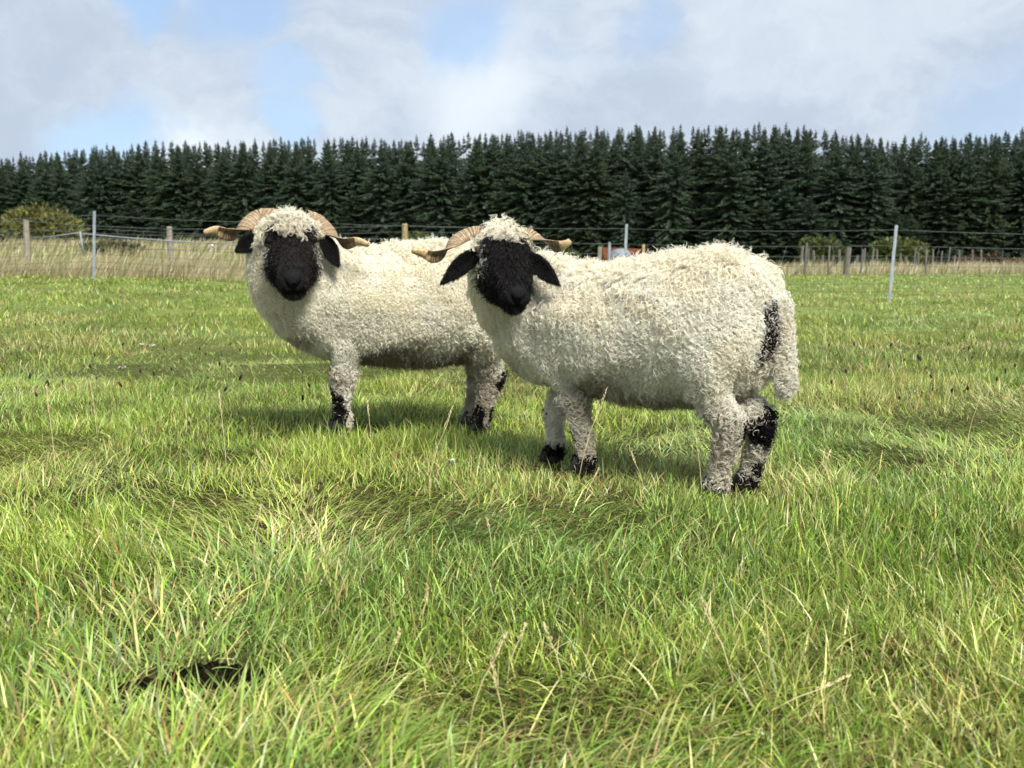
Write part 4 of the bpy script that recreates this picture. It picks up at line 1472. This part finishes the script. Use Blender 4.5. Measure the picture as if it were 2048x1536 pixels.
def stalk(u0, v0, u1, v1, label=None, lean=0.0):
    """dry flowering culm from the ground at (u0, v0) to its seed head at (u1, v1)"""
    gx_, gy_ = gpt(u0, v0)
    z = float(gz(gx_, gy_))
    t = empty('grass_stalk', (gx_, gy_, z))
    tip = at(u1, v1, gy_ + lean) - t.location
    mid = tip * .55 + Vector((-tip.x * .08, 0, tip.z * .03))
    pts = [Vector((0, 0, -.02)), tip * .28 + Vector((-tip.x * .07, 0, .004)), mid, tip * .8, tip]
    q = MB(); q.tube(pts, [.0011, .0010, .0009, .0008, .0006], 5); q.build('stem', straw_m, t)
    q = MB()
    r = random.Random(int(u0 * 7 + v0))
    dirn = (tip - mid).normalized()
    for k in range(16):
        f_ = .72 + .28 * k / 16
        p0 = mid.lerp(tip, (f_ - .55) / .45) if f_ > .55 else tip * f_
        a = r.uniform(0, 6.28)
        o = Vector((math.cos(a), math.sin(a), 0)) * .003
        p1 = p0 + o + dirn * .008
        q.tube([p0, (p0 + p1) / 2 + o * .4, p1], [.0004, .0011, .0003], 4)
    q.build('seed_head', straw_m, t)
    tag(t, label or 'thin dry grass stalk with a narrow seed head rising above the pasture', 'grass stalk', 'dry flowering grass stalks')
    return t


stalk(1152, 975, 1214, 776, 'long pale grass stalk crossing the nearer sheep front hoof')
stalk(1165, 1010, 1198, 938, 'short leaning dry stalk just below the nearer sheep front hooves')
stalk(850, 1000, 905, 812, 'dry grass stalk leaning in front of the farther sheep hind leg')
for (u0, v0, u1, v1) in ((455, 960, 438, 780), (116, 990, 92, 768), (196, 880, 180, 760), (118, 740, 108, 640), (560, 1010, 512, 900), (660, 1110, 602, 1018), (985, 1120, 975, 1040), (505, 1130, 522, 1010), (840, 1250, 855, 1180), (760, 1330, 800, 1260),
                         (1380, 950, 1372, 830), (1290, 985, 1262, 905), (1700, 930, 1640, 900), (1405, 1010, 1392, 868), (1620, 1035, 1660, 900), (1010, 1330, 1050, 1250), (1130, 1360, 1090, 1250), (1480, 1390, 1400, 1190), (40, 1500, 62, 1310), (1500, 1420, 1700, 1350), (930, 1440, 1010, 1270), (1015, 1480, 985, 1330),
                         (1740, 800, 1752, 700), (1810, 770, 1800, 690), (1880, 1000, 1840, 880), (1930, 900, 1960, 790), (330, 1080, 348, 1000), (230, 1130, 195, 1060), (745, 930, 735, 800), (1640, 760, 1652, 660), (1690, 740, 1700, 640), (30, 830, 42, 720)):
    stalk(u0, v0, u1, v1)

# ribwort: dark heads on thin stems
def rib_meshes():
    a = MB(); a.tube([(0, 0, -.02), (.004, 0, .5), (.012, .004, 1.0)], [.0011, .0010, .0008], 5)
    b = MB()
    k = 9
    b.tube([(0, 0, -.012 + .024 * i / (k - 1)) for i in range(k)], [.0052 * math.sin(math.pi * (i + .35) / (k - .3)) ** .7 * (1 + .12 * (i % 2)) for i in range(k)], 8)
    s, h_ = a.mesh('stem'), b.mesh('flower_head')
    s.materials.append(greenstem); h_.materials.append(darkhead)
    return s, h_


rsm, rhm = rib_meshes()
rp = random.Random(21)
spots = [(u, v) for u, v in ((1770, 672), (1712, 690), (1743, 695), (1778, 692), (1842, 690), (1880, 685), (1900, 690), (1985, 720), (2030, 735), (1950, 710), (1830, 715), (1805, 722), (1925, 700), (1695, 745), (2005, 745),
                             (290, 660), (345, 655), (395, 700), (410, 690), (440, 730), (235, 740), (180, 735), (310, 750), (275, 745), (360, 720), (150, 680), (60, 700), (20, 710), (100, 770), (190, 760), (245, 690), (415, 710), (330, 700), (460, 690), (480, 760), (385, 850), (600, 800), (622, 775))]
for _ in range(34):
    spots.append((rp.uniform(20, 480) if rp.random() < .55 else rp.uniform(1640, 2030), rp.uniform(640, 800)))
for (u, v) in spots:
    hgt = rp.uniform(.12, .22)
    # the head stands at pixel (u, v): find the ground under it
    dpt = .01
    dvec = pix_dir(u, v)
    y = 3.0
    for _ in range(40):
        p_ = at(u, v, y)
        h_now = p_.z - float(gz(p_.x, y))
        y *= 1 + .5 * max(-.5, min(.5, (h_now - hgt)))
        if abs(h_now - hgt) < .004 or y > 16 or y < 1: break
    y = min(max(y, 1.2), 15)
    p_ = at(u, v, y)
    zg = float(gz(p_.x, y))
    t = empty('ribwort_plantain', (p_.x, y, zg), rp.uniform(0, 6.28))
    s = bpy.data.objects.new('stem', rsm); col.objects.link(s); s.parent = t; s.scale = (1, 1, max(.08, p_.z - zg))
    h_ = bpy.data.objects.new('flower_head', rhm); col.objects.link(h_); h_.parent = t; h_.location = (.012, .004, max(.08, p_.z - zg) + .008)
    k = rp.uniform(.6, 1.1)
    h_.scale = (k, k, k * rp.uniform(.8, 1.3)); h_.rotation_euler = (rp.uniform(-.5, .5), rp.uniform(-.4, .5), 0)
    tag(t, 'small blackish ribwort seed head on a thin stem above the grass', 'plantain', 'ribwort heads in the pasture')

# yarrow: flat white flower heads
def yarrow(u, v, label, r=.022):
    y = 3.0
    for _ in range(40):
        p_ = at(u, v, y)
        h_now = p_.z - float(gz(p_.x, y))
        y *= 1 + .5 * max(-.5, min(.5, (h_now - .16)))
        if abs(h_now - .16) < .004 or y > 12 or y < 1: break
    p_ = at(u, v, y); zg = float(gz(p_.x, y)); h = p_.z - zg
    t = empty('yarrow_flower', (p_.x, y, zg))
    q = MB(); q.tube([(0, 0, -.02), (.003, 0, h * .5), (0, 0, h - .015)], .0013, 5)
    rr = random.Random(int(u))
    fl_ = []
    for k in range(16):
        a = rr.uniform(0, 6.28); d = r * math.sqrt(rr.random())
        x, yy = d * math.cos(a), d * math.sin(a)
        q.tube([(0, 0, h - .02), (x, yy, h - .004)], .0006, 4)
        fl_.append((x, yy))
    q.build('stem', greenstem, t)
    q = MB()
    for (x, yy) in fl_:
        z = h + rr.uniform(-.003, .003); w_ = rr.uniform(.003, .0052)
        vs = [(x, yy, z + .0018)] + [(x + w_ * math.cos(k * 1.0472) * (1 if k % 2 else .75), yy + w_ * math.sin(k * 1.0472) * (1 if k % 2 else .75), z - .0012) for k in range(6)]
        q.add(vs, [(0, 1 + k, 1 + (k + 1) % 6) for k in range(6)] + [(6, 5, 4, 3, 2, 1)])
    q.build('flower_head', petal, t)
    tag(t, label, 'flower', 'white yarrow flowers')


yarrow(284, 688, 'white yarrow head, left one of a close pair in the mid pasture')
yarrow(306, 690, 'white yarrow head, right one of a close pair in the mid pasture')
yarrow(245, 734, 'white yarrow head standing lowest and farthest left in the pasture', .018)
yarrow(905, 920, 'tiny white flower just below the farther sheep between the two animals', .005)
